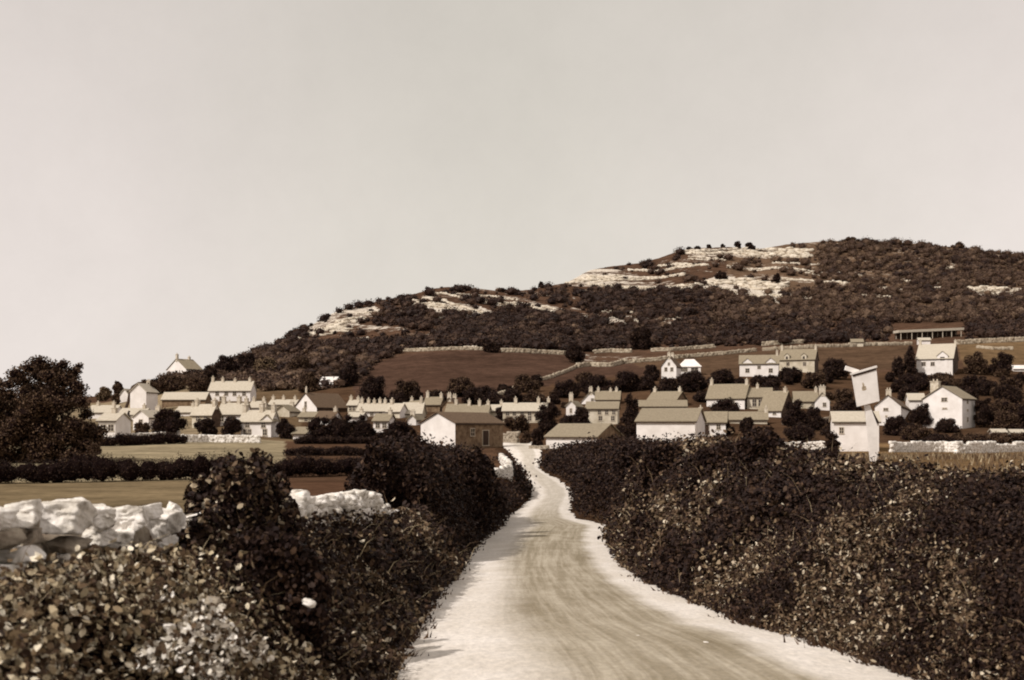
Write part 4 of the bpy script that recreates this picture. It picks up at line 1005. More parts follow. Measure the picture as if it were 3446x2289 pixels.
# ------------------------------------------------------------------ ROCKY HILL
OC = outcrop
OC("white scar along the summit cliff, longest and brightest ledge", [(2275, 848, 8), (2330, 842, 16), (2420, 832, 20), (2500, 832, 28), (2560, 836, 34), (2640, 840, 34), (2725, 846, 20)], seed=1, dens=1.1)
OC("thin broken ledge under the left end of the summit scar", [(2320, 866, 9), (2380, 868, 10), (2440, 872, 8)], seed=2)
OC("domed pale nose at the left end of the upper crag", [(1905, 950, 8), (1940, 930, 16), (1985, 910, 30), (2040, 912, 30), (2090, 920, 14)], seed=3)
OC("long pale ledge running right from the domed nose", [(2000, 940, 12), (2100, 930, 12), (2200, 935, 12), (2300, 948, 11)], seed=4)
OC("lower ledge along the top of the wood under the domed nose", [(1980, 958, 8), (2080, 962, 10), (2200, 970, 12), (2290, 962, 14), (2360, 950, 16)], seed=5)
OC("twin short ledges left of the round dark bush on the scree", [(2215, 893, 10), (2290, 900, 12), (2380, 906, 12)], seed=6)
OC("long thin ledge across the middle of the upper crag", [(2450, 893, 9), (2560, 902, 11), (2660, 912, 11), (2760, 920, 10), (2900, 930, 7)], seed=7)
OC("second thin ledge right of the white scree", [(2620, 935, 10), (2700, 945, 10), (2800, 955, 9), (2900, 960, 7)], seed=8)
OC("small pale ledge low in the scrub on the right slope", [(2900, 965, 10), (2980, 966, 11), (3060, 970, 9)], seed=9)
OC("pale cliff at the far right edge of the hill", [(3260, 966, 14), (3320, 965, 24), (3380, 968, 30), (3450, 966, 16)], seed=10)
OC("isolated white rock on the right summit slope", [(3170, 895, 6), (3210, 888, 16), (3250, 894, 8)], seed=11)
OC("single pale pinnacle standing in the summit scrub", [(2905, 868, 14), (2925, 862, 20)], seed=12)
OC("top of the bright scree slope", [(2370, 944, 16), (2430, 928, 26), (2490, 930, 30), (2560, 952, 34), (2640, 985, 26)], seed=13, dens=.9)
OC("foot of the bright scree slope", [(2400, 970, 14), (2480, 985, 20), (2560, 1000, 20), (2640, 1008, 12)], seed=14, dens=.8)
OC("little rock fall right of the scree foot", [(2690, 995, 10), (2740, 1008, 10)], seed=15)
OC("upper pale ledge of the left knoll", [(1530, 985, 5), (1600, 990, 7), (1680, 1000, 7), (1740, 1008, 6)], seed=16)
OC("middle pale ledge of the left knoll", [(1560, 1002, 10), (1640, 1008, 12), (1720, 1018, 14), (1800, 1032, 12), (1900, 1048, 9)], seed=17)
OC("lowest and brightest ledge of the left knoll", [(1405, 1008, 24), (1460, 1022, 22), (1530, 1040, 22), (1600, 1052, 20), (1665, 1062, 14)], seed=18)
OC("short ledge left of the knoll terraces", [(1340, 1055, 9), (1385, 1062, 11)], seed=19)
OC("pale broken pavement on the lower slope above the round trees", [(1990, 1040, 10), (2080, 1050, 12), (2180, 1066, 14), (2260, 1072, 14), (2325, 1082, 12)], seed=20)
OC("second course of the broken pavement above the round trees", [(2120, 1078, 9), (2220, 1092, 10), (2300, 1094, 9)], seed=21)
OC("bare pale rock rib along the left spur crest", [(1010, 1132, 12), (1060, 1108, 16), (1120, 1076, 14), (1160, 1048, 18), (1230, 1040, 14)], seed=22)
OC("speckled rock face below the left spur crest", [(1080, 1110, 20), (1150, 1095, 24), (1180, 1120, 20)], seed=23, dens=.6)
OC("small ledge above the dark wood on the left spur", [(1170, 1138, 8), (1240, 1142, 9)], seed=24)
OC("lone white rock in the dark wood right of the spur", [(1480, 1128, 10), (1500, 1134, 10)], seed=25)
OC("small pale broken rock on the left knoll flank", [(1725, 1075, 12), (1755, 1082, 12)], seed=26)
OC("pale rock between the wood and the field top wall", [(1565, 1162, 8), (1600, 1164, 8)], seed=27)
OC("pale rock in the scrub above the upper field walls", [(2335, 1110, 12), (2350, 1118, 14)], seed=28)

OC("thin pale ledge high on the left spur", [(1200, 1052, 5), (1300, 1046, 6), (1390, 1052, 6)], seed=29)
OC("thin pale ledge under the left knoll skyline", [(1440, 985, 6), (1500, 990, 7), (1545, 1000, 7)], seed=30)
OC("faint ledge halfway down the left knoll", [(1480, 1066, 7), (1580, 1078, 7), (1680, 1086, 7)], seed=31)
OC("faint pale course below the twin short ledges", [(2120, 908, 7), (2220, 914, 8), (2330, 924, 8)], seed=32)
OC("thin pale course above the long middle ledge", [(2600, 884, 5), (2720, 890, 6), (2840, 884, 5)], seed=33)
OC("broken ledge on the far right summit slope", [(2990, 942, 6), (3080, 946, 7), (3160, 956, 6)], seed=34)
OC("pale ledge above the far right cliff", [(3150, 965, 8), (3230, 970, 9)], seed=35)
OC("small bright ledge right of the little rock fall", [(2900, 990, 8), (2960, 996, 10), (3010, 1000, 7)], seed=36)

# woodland and scrub: nobody could count it
LOWER_PX = [520, 600, 700, 820, 900, 1000, 1100, 1200, 1260, 1350, 1450, 1640, 1800, 1920, 2000, 2150, 2250, 2500, 2760, 3060, 3220, 3500, 3800]
LOWER_PY = [1318, 1300, 1290, 1310, 1318, 1310, 1318, 1290, 1225, 1186, 1172, 1170, 1180, 1188, 1182, 1178, 1176, 1166, 1156, 1150, 1146, 1142, 1140]
def woods():
    rng = np.random.default_rng(5)
    sets = {'dark': [], 'mid': []}
    tries = 17000
    pxs = rng.uniform(540, 3750, tries)
    for px in pxs:
        sk = np.interp(px, SKY_PX, SKY_PY); lo = np.interp(px, LOWER_PX, LOWER_PY)
        py = rng.uniform(sk + 3, lo)
        if 2995 < px < 3250 and py > 1088: continue
        a_ = (np.array([px]), np.array([py]))
        rk = any(inpoly(*a_, pl)[0] for pl in ROCKS)
        if rk and rng.uniform() > .13: continue
        right = px > 2450 and py < 1010
        dens = .95
        if 1900 < px < 2950 and py < 985: dens = .16
        if 1390 < px < 1950 and py < 1062: dens = .25
        if px < 1300 and py < np.interp(px, [600, 1000, 1300], [1290, 1170, 1110]): dens = .35
        if 950 < px < 1500 and py < np.interp(px, [950, 1100, 1300, 1500], [1150, 1120, 1085, 1090]): dens = .30
        if px < 1250 and py > 1190: dens = .6
        if 820 < px < 1000 and 1200 < py < 1300: dens = .5
        if px > 2750 and py < 1010: dens = .85
        if rng.uniform() > dens * (0.45 + 0.9 * vnoise(px / 45, py / 16, 77)): continue
        Y = hit(px, py); p = P(px, py, Y); p[2] = gz(p[0], p[1])
        r = (1.0 + 3.0 * rng.uniform() ** 2.2) * (Y / 800 * .5 + .5)
        if py - sk < 8: r *= .55
        tone = 'mid' if (px > 2380 and py < 1090 and rng.uniform() < .8) or (px < 1250 and py > 1190 and rng.uniform() < .55) or rng.uniform() < .10 else 'dark'
        sets[tone].append((p[0], p[1], p[2] + r * .55, r * 1.2, r * 1.2, r * .8))
    lab = {'dark': "dark mass of woodland wrapping the lower slopes of the crag", 'mid': "lighter brown scrub covering the summit and the slopes"}
    for k in sets:
        L = np.array(sets[k])
        o = foliage('woodland' if k == 'dark' else 'scrub', L, .80, .9, M['leaf_wood' if k == 'dark' else 'leaf_scrub'], None, (0, 700, 60), rng, maxn=210000, core=.78, coremat=M['leaf_wood' if k == 'dark' else 'leaf_scrub'])
        tag(o, lab[k], "woodland" if k == 'dark' else 'scrub', kind='stuff')
woods()

# trees on the hill one can tell apart
HT = lambda label, px, base, top, w, tone='dark', shape='round': tree(label, px, base, top, w, tone, shape, name='tree', group='trees on the hillside', trunk=.1)
HT("round dark tree at the head of the white scree", 2426, 947, 910, 46)
HT("dark tree on the right side of the white scree", 2612, 958, 918, 34)
HT("large round dark tree above the gap in the field walls", 2160, 1176, 1086, 84)
HT("dark round tree in the top wall of the dark field", 1652, 1186, 1142, 62)
HT("dark trees where the dark field meets the wood", 1935, 1222, 1150, 74)
HT("left of two bushes standing on the summit scar", 2482, 836, 812, 30)
HT("right of two bushes standing on the summit scar", 2520, 838, 812, 30)
HT("bush hanging on the face of the summit scar", 2530, 845, 824, 26)
HT("first small bush on the skyline at the scar left end", 2318, 842, 831, 22)
HT("second small bush on the skyline at the scar left end", 2347, 840, 829, 24)
HT("third small bush on the skyline left of the scar", 2385, 836, 822, 18)
HT("fourth small bush on the skyline above the scar", 2432, 834, 821, 16)
HT("lone bush on the saddle skyline left of the domed nose", 1822, 962, 946, 22)
HT("taller tree breaking the skyline on the right summit", 3228, 834, 816, 36, 'mid')
HT("round scrub tree highest on the summit skyline", 2862, 812, 799, 44, 'mid')
HT("dark bush on the left spur skyline, largest of a small row", 982, 1126, 1112, 30)
HT("small bush right of the largest one on the spur skyline", 1012, 1116, 1105, 18)
HT("tiny bush highest in the spur skyline row", 1048, 1098, 1088, 16)
HT("bush on the spur crest beside bare rocks", 1104, 1068, 1056, 18)
HT("bush on the knoll skyline", 1535, 970, 959, 22)
HT("low bush in the dip of the knoll skyline", 1690, 984, 970, 36)
HT("dark tree group on the hillside skyline above the farmhouse", 760, 1276, 1192, 100, 'dark', 'spread')
HT("rounded tree mass lower on the skyline right of the hilltop house", 830, 1262, 1182, 80)
HT("low dark tree beside the hilltop house annexe", 700, 1292, 1228, 70)
HT("pale rounded tree on the slope above the terrace wall", 898, 1262, 1204, 92, 'pale', 'spread')
HT("brown tree right of the pale rounded tree", 1010, 1262, 1196, 90, 'mid', 'spread')
HT("brown thicket tree left of the white roofed hut", 1040, 1320, 1250, 80, 'mid', 'spread')
HT("dark tree on the slope right of the white roofed hut", 1176, 1300, 1212, 80, 'dark', 'spread')

# ------------------------------------------------------------------ VILLAGE TREES
T = tree
big = dict(name='tree', cat='tree')
def big_tree():
    Y = 128.0; rng = np.random.default_rng(21)
    p = P(170, 1560, Y); p[2] = gz(p[0], p[1]); e = empty('tree', p)
    tag(e, "huge spreading broadleaf tree at the left edge of the field", 'tree', 'village trees')
    outline = [(150, 1430, 120), (210, 1440, 110), (95, 1440, 120), (50, 1460, 110), (170, 1530, 100), (240, 1475, 90), (130, 1550, 90), (220, 1550, 80), (60, 1550, 90), (150, 1360, 110), (90, 1380, 100), (200, 1350, 90), (-20, 1400, 110), (270, 1500, 70), (-150, 1420, 190), (-60, 1340, 130), (10, 1310, 90), (75, 1270, 85), (135, 1255, 85), (195, 1245, 75), (235, 1290, 80), (262, 1345, 75), (40, 1400, 110), (120, 1370, 100), (190, 1370, 95), (250, 1420, 85), (295, 1440, 80), (290, 1495, 75), (-30, 1480, 120), (70, 1490, 110), (150, 1480, 110), (225, 1480, 100), (20, 1540, 70), (110, 1535, 70), (200, 1535, 70), (265, 1530, 60), (-90, 1530, 100), (-190, 1500, 120), (170, 1300, 80), (100, 1320, 90), (245, 1250, 45), (300, 1395, 45), (318, 1450, 50), (320, 1490, 40)]
    lobes = []
    for (x, y, w) in outline:
        for k in range(4):
            q = P(x + rng.normal() * w * .22, y + rng.normal() * w * .18, Y + rng.uniform(-3.2, 3.2)); r = w * rng.uniform(.34, .52) / F * Y
            lobes.append((*q, r, r, r * .72))
    foliage('crown', lobes, .24, .8, M['leaf_mid'], e, p, rng, maxn=70000, core=.70)
    b = MB(); b.tube([p - (0, 0, .4), p + (.1, 0, 1.6), p + (0, .2, 4.2), p + (.3, 0, 6.5)], [.62, .5, .4, .2], 10)
    for a, hh in ((.2, 2.2), (1.6, 2.8), (3.0, 2.4), (4.4, 3.0), (5.5, 2.6)):
        s = p + np.array((0, 0, hh)); b.tube([s, s + np.array((math.cos(a) * 2, math.sin(a) * 1.4, 1.6)), s + np.array((math.cos(a) * 4, math.sin(a) * 2.4, 2.6))], [.26, .17, .07], 7)
    b.build('trunk', M['wood'], e, p)
big_tree()
T("slender sapling with a bare stem at the right of the huge tree", 316, 1556, 1490, 46, 'mid', 'round', Y=124, trunk=.5)

def leaning_trunk():
    Y = hit(440, 1392) - 3; pts = [P(x, y, Y) for x, y in ((415, 1380), (432, 1352), (437, 1322), (446, 1302), (466, 1290), (492, 1287), (520, 1292))]
    pts[0][2] = min(pts[0][2], gz(pts[0][0], pts[0][1]) + 0); g = gz(pts[0][0], pts[0][1]); o = np.array((pts[0][0], pts[0][1], g))
    pts.insert(0, np.array((pts[0][0] - .4, Y, g - .4)))
    e = empty('tree', o); tag(e, "bare leaning tree whose curved trunk arches over the white gable", 'tree', 'village trees')
    b = MB(); b.tube(pts, [.42, .40, .40, .38, .36, .34, .28, .15], 8); b.build('trunk', M['wood'], e, o)
    foliage('crown', [(*(P(x, y, Y)), r, r, r * .7) for x, y, r in ((486, 1283, .7), (505, 1290, .9), (522, 1296, 1.0), (432, 1318, .35))], .25, 1.1, M['leaf_mid'], e, o, np.random.default_rng(2))
leaning_trunk()

T("round pale bush on the left skyline below the sky gap", 352, 1350, 1300, 56, 'pale')
T("small dark bush touching the round pale bush", 392, 1362, 1318, 34, 'mid')
T("flat topped tree on the left skyline above the white cottage", 398, 1308, 1281, 46, 'mid', 'spread')
T("dark shrubs directly below the hilltop house gable", 570, 1318, 1262, 110, 'mid', 'spread')
T("dark tree left below the hilltop house", 520, 1330, 1272, 76, 'dark', 'spread')
T("dark tree on the bank right below the hilltop house", 664, 1326, 1270, 90, 'mid', 'spread')
T("rounded pale bush in front of the white cottage by the big tree", 394, 1468, 1398, 46, 'pale')
T("slim dark upright bush right of the rounded pale bush", 434, 1466, 1372, 22, 'dark', 'tall')
T("broad dark shrub mass behind the left white wall", 566, 1472, 1372, 128, 'dark', 'spread')
T("brown shrub on the left flank of the broad shrub mass", 478, 1470, 1420, 74, 'mid', 'spread')
T("left of two round bushes before the pale cottages", 690, 1466, 1402, 84, 'dark')
T("right of two round bushes before the pale cottages", 776, 1466, 1400, 74, 'dark')
T("round dark tree right of the double fronted white house", 962, 1476, 1408, 70, 'dark')
T("dark thicket tree behind the field, left of three", 1075, 1488, 1402, 110, 'dark', 'spread')
T("dark thicket tree behind the field, middle of three", 1150, 1488, 1390, 120, 'dark', 'spread')
T("dark thicket tree behind the field, right of three", 1222, 1488, 1388, 100, 'dark', 'spread')
T("low dark bush left of the big barn gable", 1352, 1486, 1416, 120, 'dark', 'spread')
T("dark bush close against the left of the big barn", 1305, 1490, 1440, 80, 'dark', 'spread')
T("largest round tree at the bottom left of the dark field", 1262, 1362, 1258, 122, 'dark')
T("small round tree right of the largest field tree", 1402, 1358, 1300, 50, 'dark')
T("low tree between the two field trees", 1342, 1362, 1322, 70, 'dark', 'spread')
T("dark bush behind the middle roofs, below the field", 1470, 1352, 1318, 70, 'dark', 'spread')
T("rounded dark tree rising at the foot of the dark field", 1590, 1362, 1300, 76, 'dark')
T("low dark hedge tree right of the rounded field tree", 1662, 1362, 1330, 90, 'dark', 'spread')
T("small tree on the field slope beside the climbing wall", 1804, 1302, 1256, 48, 'dark')
T("smaller tree lower down the climbing wall", 1712, 1326, 1300, 40, 'dark')
T("dark tree at the right end of the long terrace", 1842, 1462, 1338, 90, 'dark', 'tall')
T("round tree in front of the long terrace left half", 1692, 1422, 1366, 62, 'dark')
T("brown tree below the long terrace", 1736, 1456, 1394, 92, 'mid', 'spread')
T("dark bush where the lane enters the village", 1808, 1502, 1440, 60, 'dark')
T("brown shrub beside the lane end", 1770, 1492, 1450, 50, 'mid')
T("rounded garden tree before the cream stone gabled house", 1952, 1446, 1366, 78, 'dark')
T("tall dark conifer standing left of the largest white barn", 2122, 1500, 1296, 74, 'dark', 'tall', ymin=150)
T("leafy lower companion against the tall conifer", 2135, 1502, 1398, 62, 'dark')
T("long dark tree mass below the villa, left part", 1905, 1340, 1282, 110, 'dark', 'spread')
T("long dark tree mass below the villa, second part", 2010, 1332, 1262, 120, 'dark', 'spread')
T("long dark tree mass below the villa, third part", 2110, 1320, 1248, 110, 'dark', 'spread')
T("dark shrub left of the villa gable", 2192, 1282, 1222, 60, 'dark', 'round')
T("dark trees under the hipped wing of the villa", 2330, 1318, 1254, 130, 'dark', 'spread')
T("dark trees between the villa and the hillside pair", 2430, 1296, 1244, 92, 'dark', 'spread')
T("dark tree filling the gap above the two chimney cottage", 2240, 1334, 1270, 100, 'dark', 'spread')
T("rounded shrub before the right half of the hillside pair", 2660, 1288, 1234, 90, 'dark', 'spread')
T("dark hedge tree under the hillside pair", 2590, 1304, 1264, 90, 'dark', 'spread')
T("dark tree right below the hillside pair", 2740, 1308, 1254, 100, 'mid', 'spread')
T("dark tree right of the hillside pair in the upper field", 2792, 1292, 1230, 50, 'dark', 'tall')
T("dark garden tree in front of the broad roofed house", 2440, 1402, 1345, 110, 'dark', 'spread')
T("dark tree below the sweeping roof", 2672, 1452, 1340, 100, 'dark', 'spread')
T("second dark tree right of the sweeping roof", 2740, 1448, 1366, 80, 'dark', 'spread')
T("dark bush before the shed roofs beside the largest barn", 2440, 1468, 1402, 60, 'dark')
T("dark bush in front of the low shed roof", 2520, 1470, 1402, 70, 'dark')
T("brown bushes right of the big white chimney", 2840, 1400, 1300, 90, 'mid', 'spread')
T("dark conifer against the left of the upper white house", 3062, 1268, 1152, 62, 'dark', 'conifer')
T("second dark conifer left of the upper white house", 3022, 1272, 1188, 64, 'dark', 'conifer')
T("dark bushes below the upper white house", 3060, 1316, 1262, 130, 'dark', 'spread')
T("brown shrub mass under the upper white house bay", 3170, 1302, 1258, 110, 'mid', 'spread')
T("rounded tree in the right field, left of two", 3285, 1262, 1182, 90, 'mid')
T("rounded tree in the right field, right of two", 3375, 1268, 1186, 96, 'dark')
T("very dark round tree behind the tall white house", 3268, 1360, 1248, 96, 'dark')
T("dark tree right of the tall white house", 3312, 1440, 1320, 70, 'dark', 'tall')
T("brown trees in the gap at the right edge, upper", 3392, 1352, 1262, 110, 'mid', 'spread')
T("brown trees at the right edge, lower", 3398, 1440, 1350, 130, 'mid', 'spread')
T("dark tree at the far right edge of the village", 3480, 1460, 1330, 110, 'dark', 'spread')
T("dark round tree in front of the tall white house", 3100, 1440, 1346, 92, 'dark')
T("lower dark tree left of the tall white house", 3020, 1466, 1398, 100, 'dark', 'spread')
T("clipped dark bush under the tall house gable", 3190, 1456, 1412, 90, 'dark', 'spread')
T("dark hedge tree below the round tree", 3085, 1482, 1430, 120, 'mid', 'spread')
T("dark bush at the left corner of the sign cottage", 2800, 1532, 1440, 60, 'dark')
T("dark shrub between the stone wall and the sweeping roof", 2690, 1482, 1436, 130, 'dark', 'spread')
T("brown bushes along the right lower wall", 3330, 1500, 1462, 140, 'mid', 'spread')
T("dark shrub behind the tumbled white wall", 3160, 1502, 1462, 120, 'dark', 'spread')
T("dark tree left of the sign board behind the cottage", 2860, 1412, 1340, 80, 'dark', 'spread')
T("dark tree below the broad gap beside the big white chimney", 2820, 1462, 1390, 90, 'dark', 'spread')

def garden_bushes():
    rng = np.random.default_rng(44); n = 0; proto = []
    for k in range(900):
        px = rng.uniform(1180, 3460); base = rng.uniform(np.interp(px, [1180, 1900, 2300, 3460], [1345, 1300, 1275, 1270]), 1500)
        w = rng.uniform(40, 110); h = w * rng.uniform(.45, .8)
        if any(b[0] - w * .5 < px < b[1] + w * .5 and base > b[3] - 22 and base - h < b[3] - 8 and base - h > b[2] - 400 and base < b[3] + h for b in HBOX): continue
        if 2830 < px < 2990 and base > 1240: continue
        if 1620 < px < 1860 and base > 1440: continue
        if any(abs(px - q[0]) < (w + q[1]) * .38 and abs(base - q[2]) < 26 for q in proto): continue
        proto.append((px, w, base))
        tree("one of the many low dark garden bushes between the village houses", px, base, base - h, w, 'mid' if rng.uniform() < .25 else 'dark', 'spread', name='bush', cat='bush', group='low garden bushes between the houses', seed=k)
        n += 1
        if n >= 75: break
garden_bushes()

# ------------------------------------------------------------------ HEDGES
hedge("long dark hedge dividing the two pale fields on the left", [(-260, 1622, 88), (-60, 1622, 88), (120, 1620, 89), (300, 1618, 90), (460, 1614, 91), (640, 1608, 92), (780, 1604, 94), (900, 1600, 96)], 1.75, 1.7, 'dark', maxn=26000)
hedge("low dark hedge below the left white wall", [(335, 1502), (420, 1500), (500, 1497), (612, 1494)], 1.5, 1.6, 'dark')
hedge("dark hedge across the brown field behind the leafy bush", [(880, 1600, 96), (1000, 1592, 98), (1120, 1584, 100), (1240, 1576, 102), (1330, 1570, 102)], 1.6, 1.6, 'dark', maxn=12000)
hedge("thin hedge along the far side of the brown field", [(980, 1520, 150), (1100, 1516, 152), (1240, 1512, 154), (1340, 1510, 156)], 1.0, 1.4, 'dark')
hedge("brown hedge under the dark trees left of the barn", [(1000, 1495), (1120, 1494), (1250, 1494), (1370, 1494)], 1.1, 1.6, 'dark')
hedge("clipped dark hedge along the wall of the right field edge", [(3230, 1505, 200), (3330, 1500, 205), (3480, 1496, 210)], 1.6, 1.6, 'mid')

# ------------------------------------------------------------------ ROADSIDE BANKS
HEX = True
def bank(label, side, ys, prof, leaf, ncov, mats, name='hedge', group='lane side hedges', seed=1, lump=.35, lsc=1.6, strands=0, cat='hedge', elong=.62, ns=26, dy=.35, core=.16, darkp=.53, litp=.0):
    """prof(Y) -> list of (offset outward from the lane edge, height); a lumpy leafy surface along the lane"""
    rng = np.random.default_rng(seed)
    Yv = np.arange(ys[0], ys[1] + dy, dy); t = np.linspace(0, 1, ns)
    G = np.zeros((len(Yv), ns, 3))
    for i, Y in enumerate(Yv):
        e = np.interp(Y, RY, RL if side < 0 else RR)
        q = np.array(prof(Y)); d = np.concatenate([[0], np.cumsum(np.hypot(np.diff(q[:, 0]), np.diff(q[:, 1])))])
        s = t * d[-1]
        G[i, :, 0] = e + side * np.interp(s, d, q[:, 0]); G[i, :, 1] = Y; G[i, :, 2] = np.interp(s, d, q[:, 1])
    dv = np.gradient(G, axis=0); du = np.gradient(G, axis=1)
    N = np.cross(du, dv) * side; N /= (np.linalg.norm(N, axis=2, keepdims=True) + 1e-9)
    if (N[..., 2].mean()) < 0: N = -N
    arc = np.cumsum(np.linalg.norm(du, axis=2), 1)
    nz = fbm(G[..., 1] / lsc + seed, arc / lsc, seed, 4) - .5
    env = np.minimum(1, np.minimum(t * 8, (1 - t) * 6))[None]
    G2 = G + N * (nz * 2 * lump * env)[..., None]
    endt = np.minimum(1, np.minimum(Yv - ys[0], ys[1] - Yv) / max(1.0, (ys[1] - ys[0]) * .05)); endt = np.sqrt(np.clip(endt, 0.02, 1))[:, None]
    zb = ground(G2[..., 0], G2[..., 1]); G2[..., 2] = zb + (G2[..., 2] - zb) * endt
    # leaves
    A = np.linalg.norm(np.cross(G2[1:, :-1] - G2[:-1, :-1], G2[:-1, 1:] - G2[:-1, :-1]), axis=2)
    lf = leaf if callable(leaf) else (lambda y: leaf)
    Lc = np.array([lf(y) for y in Yv[:-1]])[:, None] * np.ones_like(A)
    cnt = rng.poisson(A * ncov / (Lc ** 2 * .31))
    ii, jj = np.nonzero(cnt); k = cnt[ii, jj]; ii = np.repeat(ii, k); jj = np.repeat(jj, k)
    a = rng.uniform(size=(len(ii), 1)); b = rng.uniform(size=(len(ii), 1))
    pos = (G2[ii, jj] * (1 - a) + G2[ii + 1, jj] * a) * (1 - b) + (G2[ii, jj + 1] * (1 - a) + G2[ii + 1, jj + 1] * a) * b
    nn = N[ii, jj]; Ls = Lc[ii, jj]
    pos = pos + nn * (rng.normal(size=(len(ii), 1)) * Ls[:, None] * 1.3 + Ls[:, None] * .2) + rng.normal(size=pos.shape) * Ls[:, None] * .3
    nor = nn * .5 + sph(len(ii), rng) * .8; nor[:, 2] += .25
    v, f = leaf_quads(pos, nor, Ls, rng, elong, Yv[0] < 40)
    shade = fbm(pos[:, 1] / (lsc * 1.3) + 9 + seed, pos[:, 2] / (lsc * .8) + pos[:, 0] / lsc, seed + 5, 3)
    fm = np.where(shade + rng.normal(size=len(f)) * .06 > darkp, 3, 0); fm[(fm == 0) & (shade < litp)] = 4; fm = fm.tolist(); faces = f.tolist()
    if strands:                                                   # long grass stems and briar shoots
        w = np.repeat(np.arange(len(ii))[:: max(1, len(ii) // strands)][:strands], 1); n0 = len(v)
        bs = pos[w]; L = (Ls[w] * rng.uniform(2.5, 7, len(w)))[:, None]
        dr = nn[w] * .7 + sph(len(w), rng) * .6; dr[:, 2] = np.abs(dr[:, 2]) + .5; dr /= np.linalg.norm(dr, axis=1, keepdims=True)
        sd = np.cross(dr, rng.normal(size=dr.shape)); sd /= np.linalg.norm(sd, axis=1, keepdims=True)
        wd = (Ls[w] * .055)[:, None]; dd = dr.copy(); dd[:, 2] -= .55
        m1 = bs + dr * L * .55; tp = m1 + dd / np.linalg.norm(dd, axis=1, keepdims=True) * L * .5
        sv = np.stack([bs - sd * wd, bs + sd * wd, m1 + sd * wd * .8, m1 - sd * wd * .8, tp], 1).reshape(-1, 3)
        o_ = n0 + 5 * np.arange(len(w))
        faces += np.stack([o_, o_ + 1, o_ + 2, o_ + 3], 1).tolist() + np.stack([o_ + 3, o_ + 2, o_ + 4], 1).tolist()
        fm += [2] * (2 * len(w)); v = np.concatenate([v, sv])
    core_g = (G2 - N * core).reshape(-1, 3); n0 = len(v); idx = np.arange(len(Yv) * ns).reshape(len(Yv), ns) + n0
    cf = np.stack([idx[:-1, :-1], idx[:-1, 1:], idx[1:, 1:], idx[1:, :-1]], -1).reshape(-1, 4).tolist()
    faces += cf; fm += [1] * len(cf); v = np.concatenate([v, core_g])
    c0 = G2[len(Yv) // 2, ns // 2]
    o = raw_mesh(name, v, [tuple(q) for q in faces], [M[mats], M['core'], M['straw'], M['leaf_dark'], M['bramble_sun_tint']], None, (c0[0], c0[1], gz(c0[0], c0[1])), False, fm)
    return tag(o, label, cat, group)

rz_ = lambda Y: float(np.interp(Y, RY, RZ))
RT_Y = [4, 8, 14, 20, 30, 38, 45, 50, 65, 85, 100, 120, 140, 165]
RT_Z = [-.42, -.46, -.58, -.80, -1.12, -1.02, -.88, -.92, -1.0, -1.15, -1.35, -1.6, -1.9, -2.8]
def right_prof(Y):
    zt = np.interp(Y, RT_Y, RT_Z) - .1; z0 = rz_(Y) - .05; h = zt - z0
    f = 1.0 if Y > 26 else .55 + .45 * (Y - 4) / 22
    o = float(np.interp(Y, [55, 70, 85, 140, 165], [0, .3, 1.0, 1.0, .5]))
    return [(-.05 + o, z0), (.35 * f + o, z0 + h * .16), (.8 * f, z0 + h * .42), (1.5 * f + .2, z0 + h * .74), (2.6 * f + .5, z0 + h * .95), (3.8, zt), (5.4, zt - .05), (7.0, zt - .4), (8.0, zt - 1.2)]
bank("near bramble bank with leaves coloured with pale glints on the right", 1, (4.5, 25), right_prof, lambda y: .030 + .0024 * y, 2.0, 'bramble', seed=31, strands=1400, litp=.41, elong=.5, lump=.40, name='bramble_bank', cat='brambles')
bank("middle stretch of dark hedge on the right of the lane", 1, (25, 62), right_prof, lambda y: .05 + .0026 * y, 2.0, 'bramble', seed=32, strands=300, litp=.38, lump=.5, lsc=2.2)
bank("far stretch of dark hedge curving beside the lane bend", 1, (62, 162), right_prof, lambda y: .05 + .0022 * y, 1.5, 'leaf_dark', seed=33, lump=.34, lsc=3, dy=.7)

def left_prof(Y):
    z0 = rz_(Y) - .05; g = np.interp(Y, [4, 8, 14, 20, 34, 45], [-1.85, -1.95, -2.35, -2.6, -3.3, -4.0]); wl = 1.42 + .1 * (Y > 12)
    return [(-.08, z0), (.2, z0 + .10 + .2 * (g - z0)), (.55, z0 + .22 + .6 * (g - z0)), (.95, g + np.interp(Y, [4, 9, 12, 14, 30], [.55, .78, .75, .5, .5])), (wl, g + np.interp(Y, [4, 7, 9, 11, 14, 18, 22, 30, 45], [.8, 1.05, 1.05, 1.0, 1.05, 1.15, 1.12, .88, 1.0]))]
bank("tall leafy weeds below the boulder wall", -1, (4.2, 12.2), left_prof, lambda y: .040 + .0026 * y, 2.0, 'weed', seed=41, strands=160, lump=.26, lsc=.8, name='weed_bank', cat='weeds', dy=.18, core=.1, darkp=.60)
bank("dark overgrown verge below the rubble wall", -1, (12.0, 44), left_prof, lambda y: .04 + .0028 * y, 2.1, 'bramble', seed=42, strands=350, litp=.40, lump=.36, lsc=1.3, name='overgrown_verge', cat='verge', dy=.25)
def left_far(Y):
    z0 = rz_(Y) - .05
    h = np.interp(Y, [40, 50, 80, 92, 105, 130, 158], [3.8, 4.5, 4.3, 1.7, 1.5, 1.7, 1.2]); w = np.interp(Y, [40, 80, 92, 160], [1.7, 1.9, 1.1, .8])
    o = float(np.interp(Y, [40, 80, 92, 160], [.0, .1, .75, .9]))
    return [(.2 + o, z0), (.35 + o, z0 + h * .22), (o + .5 * w, z0 + h * .6), (o + .9 * w, z0 + h * .9), (o + 1.3 * w, z0 + h), (o + 1.8 * w, z0 + h * .93), (o + 2.3 * w, z0 + h * .5)]
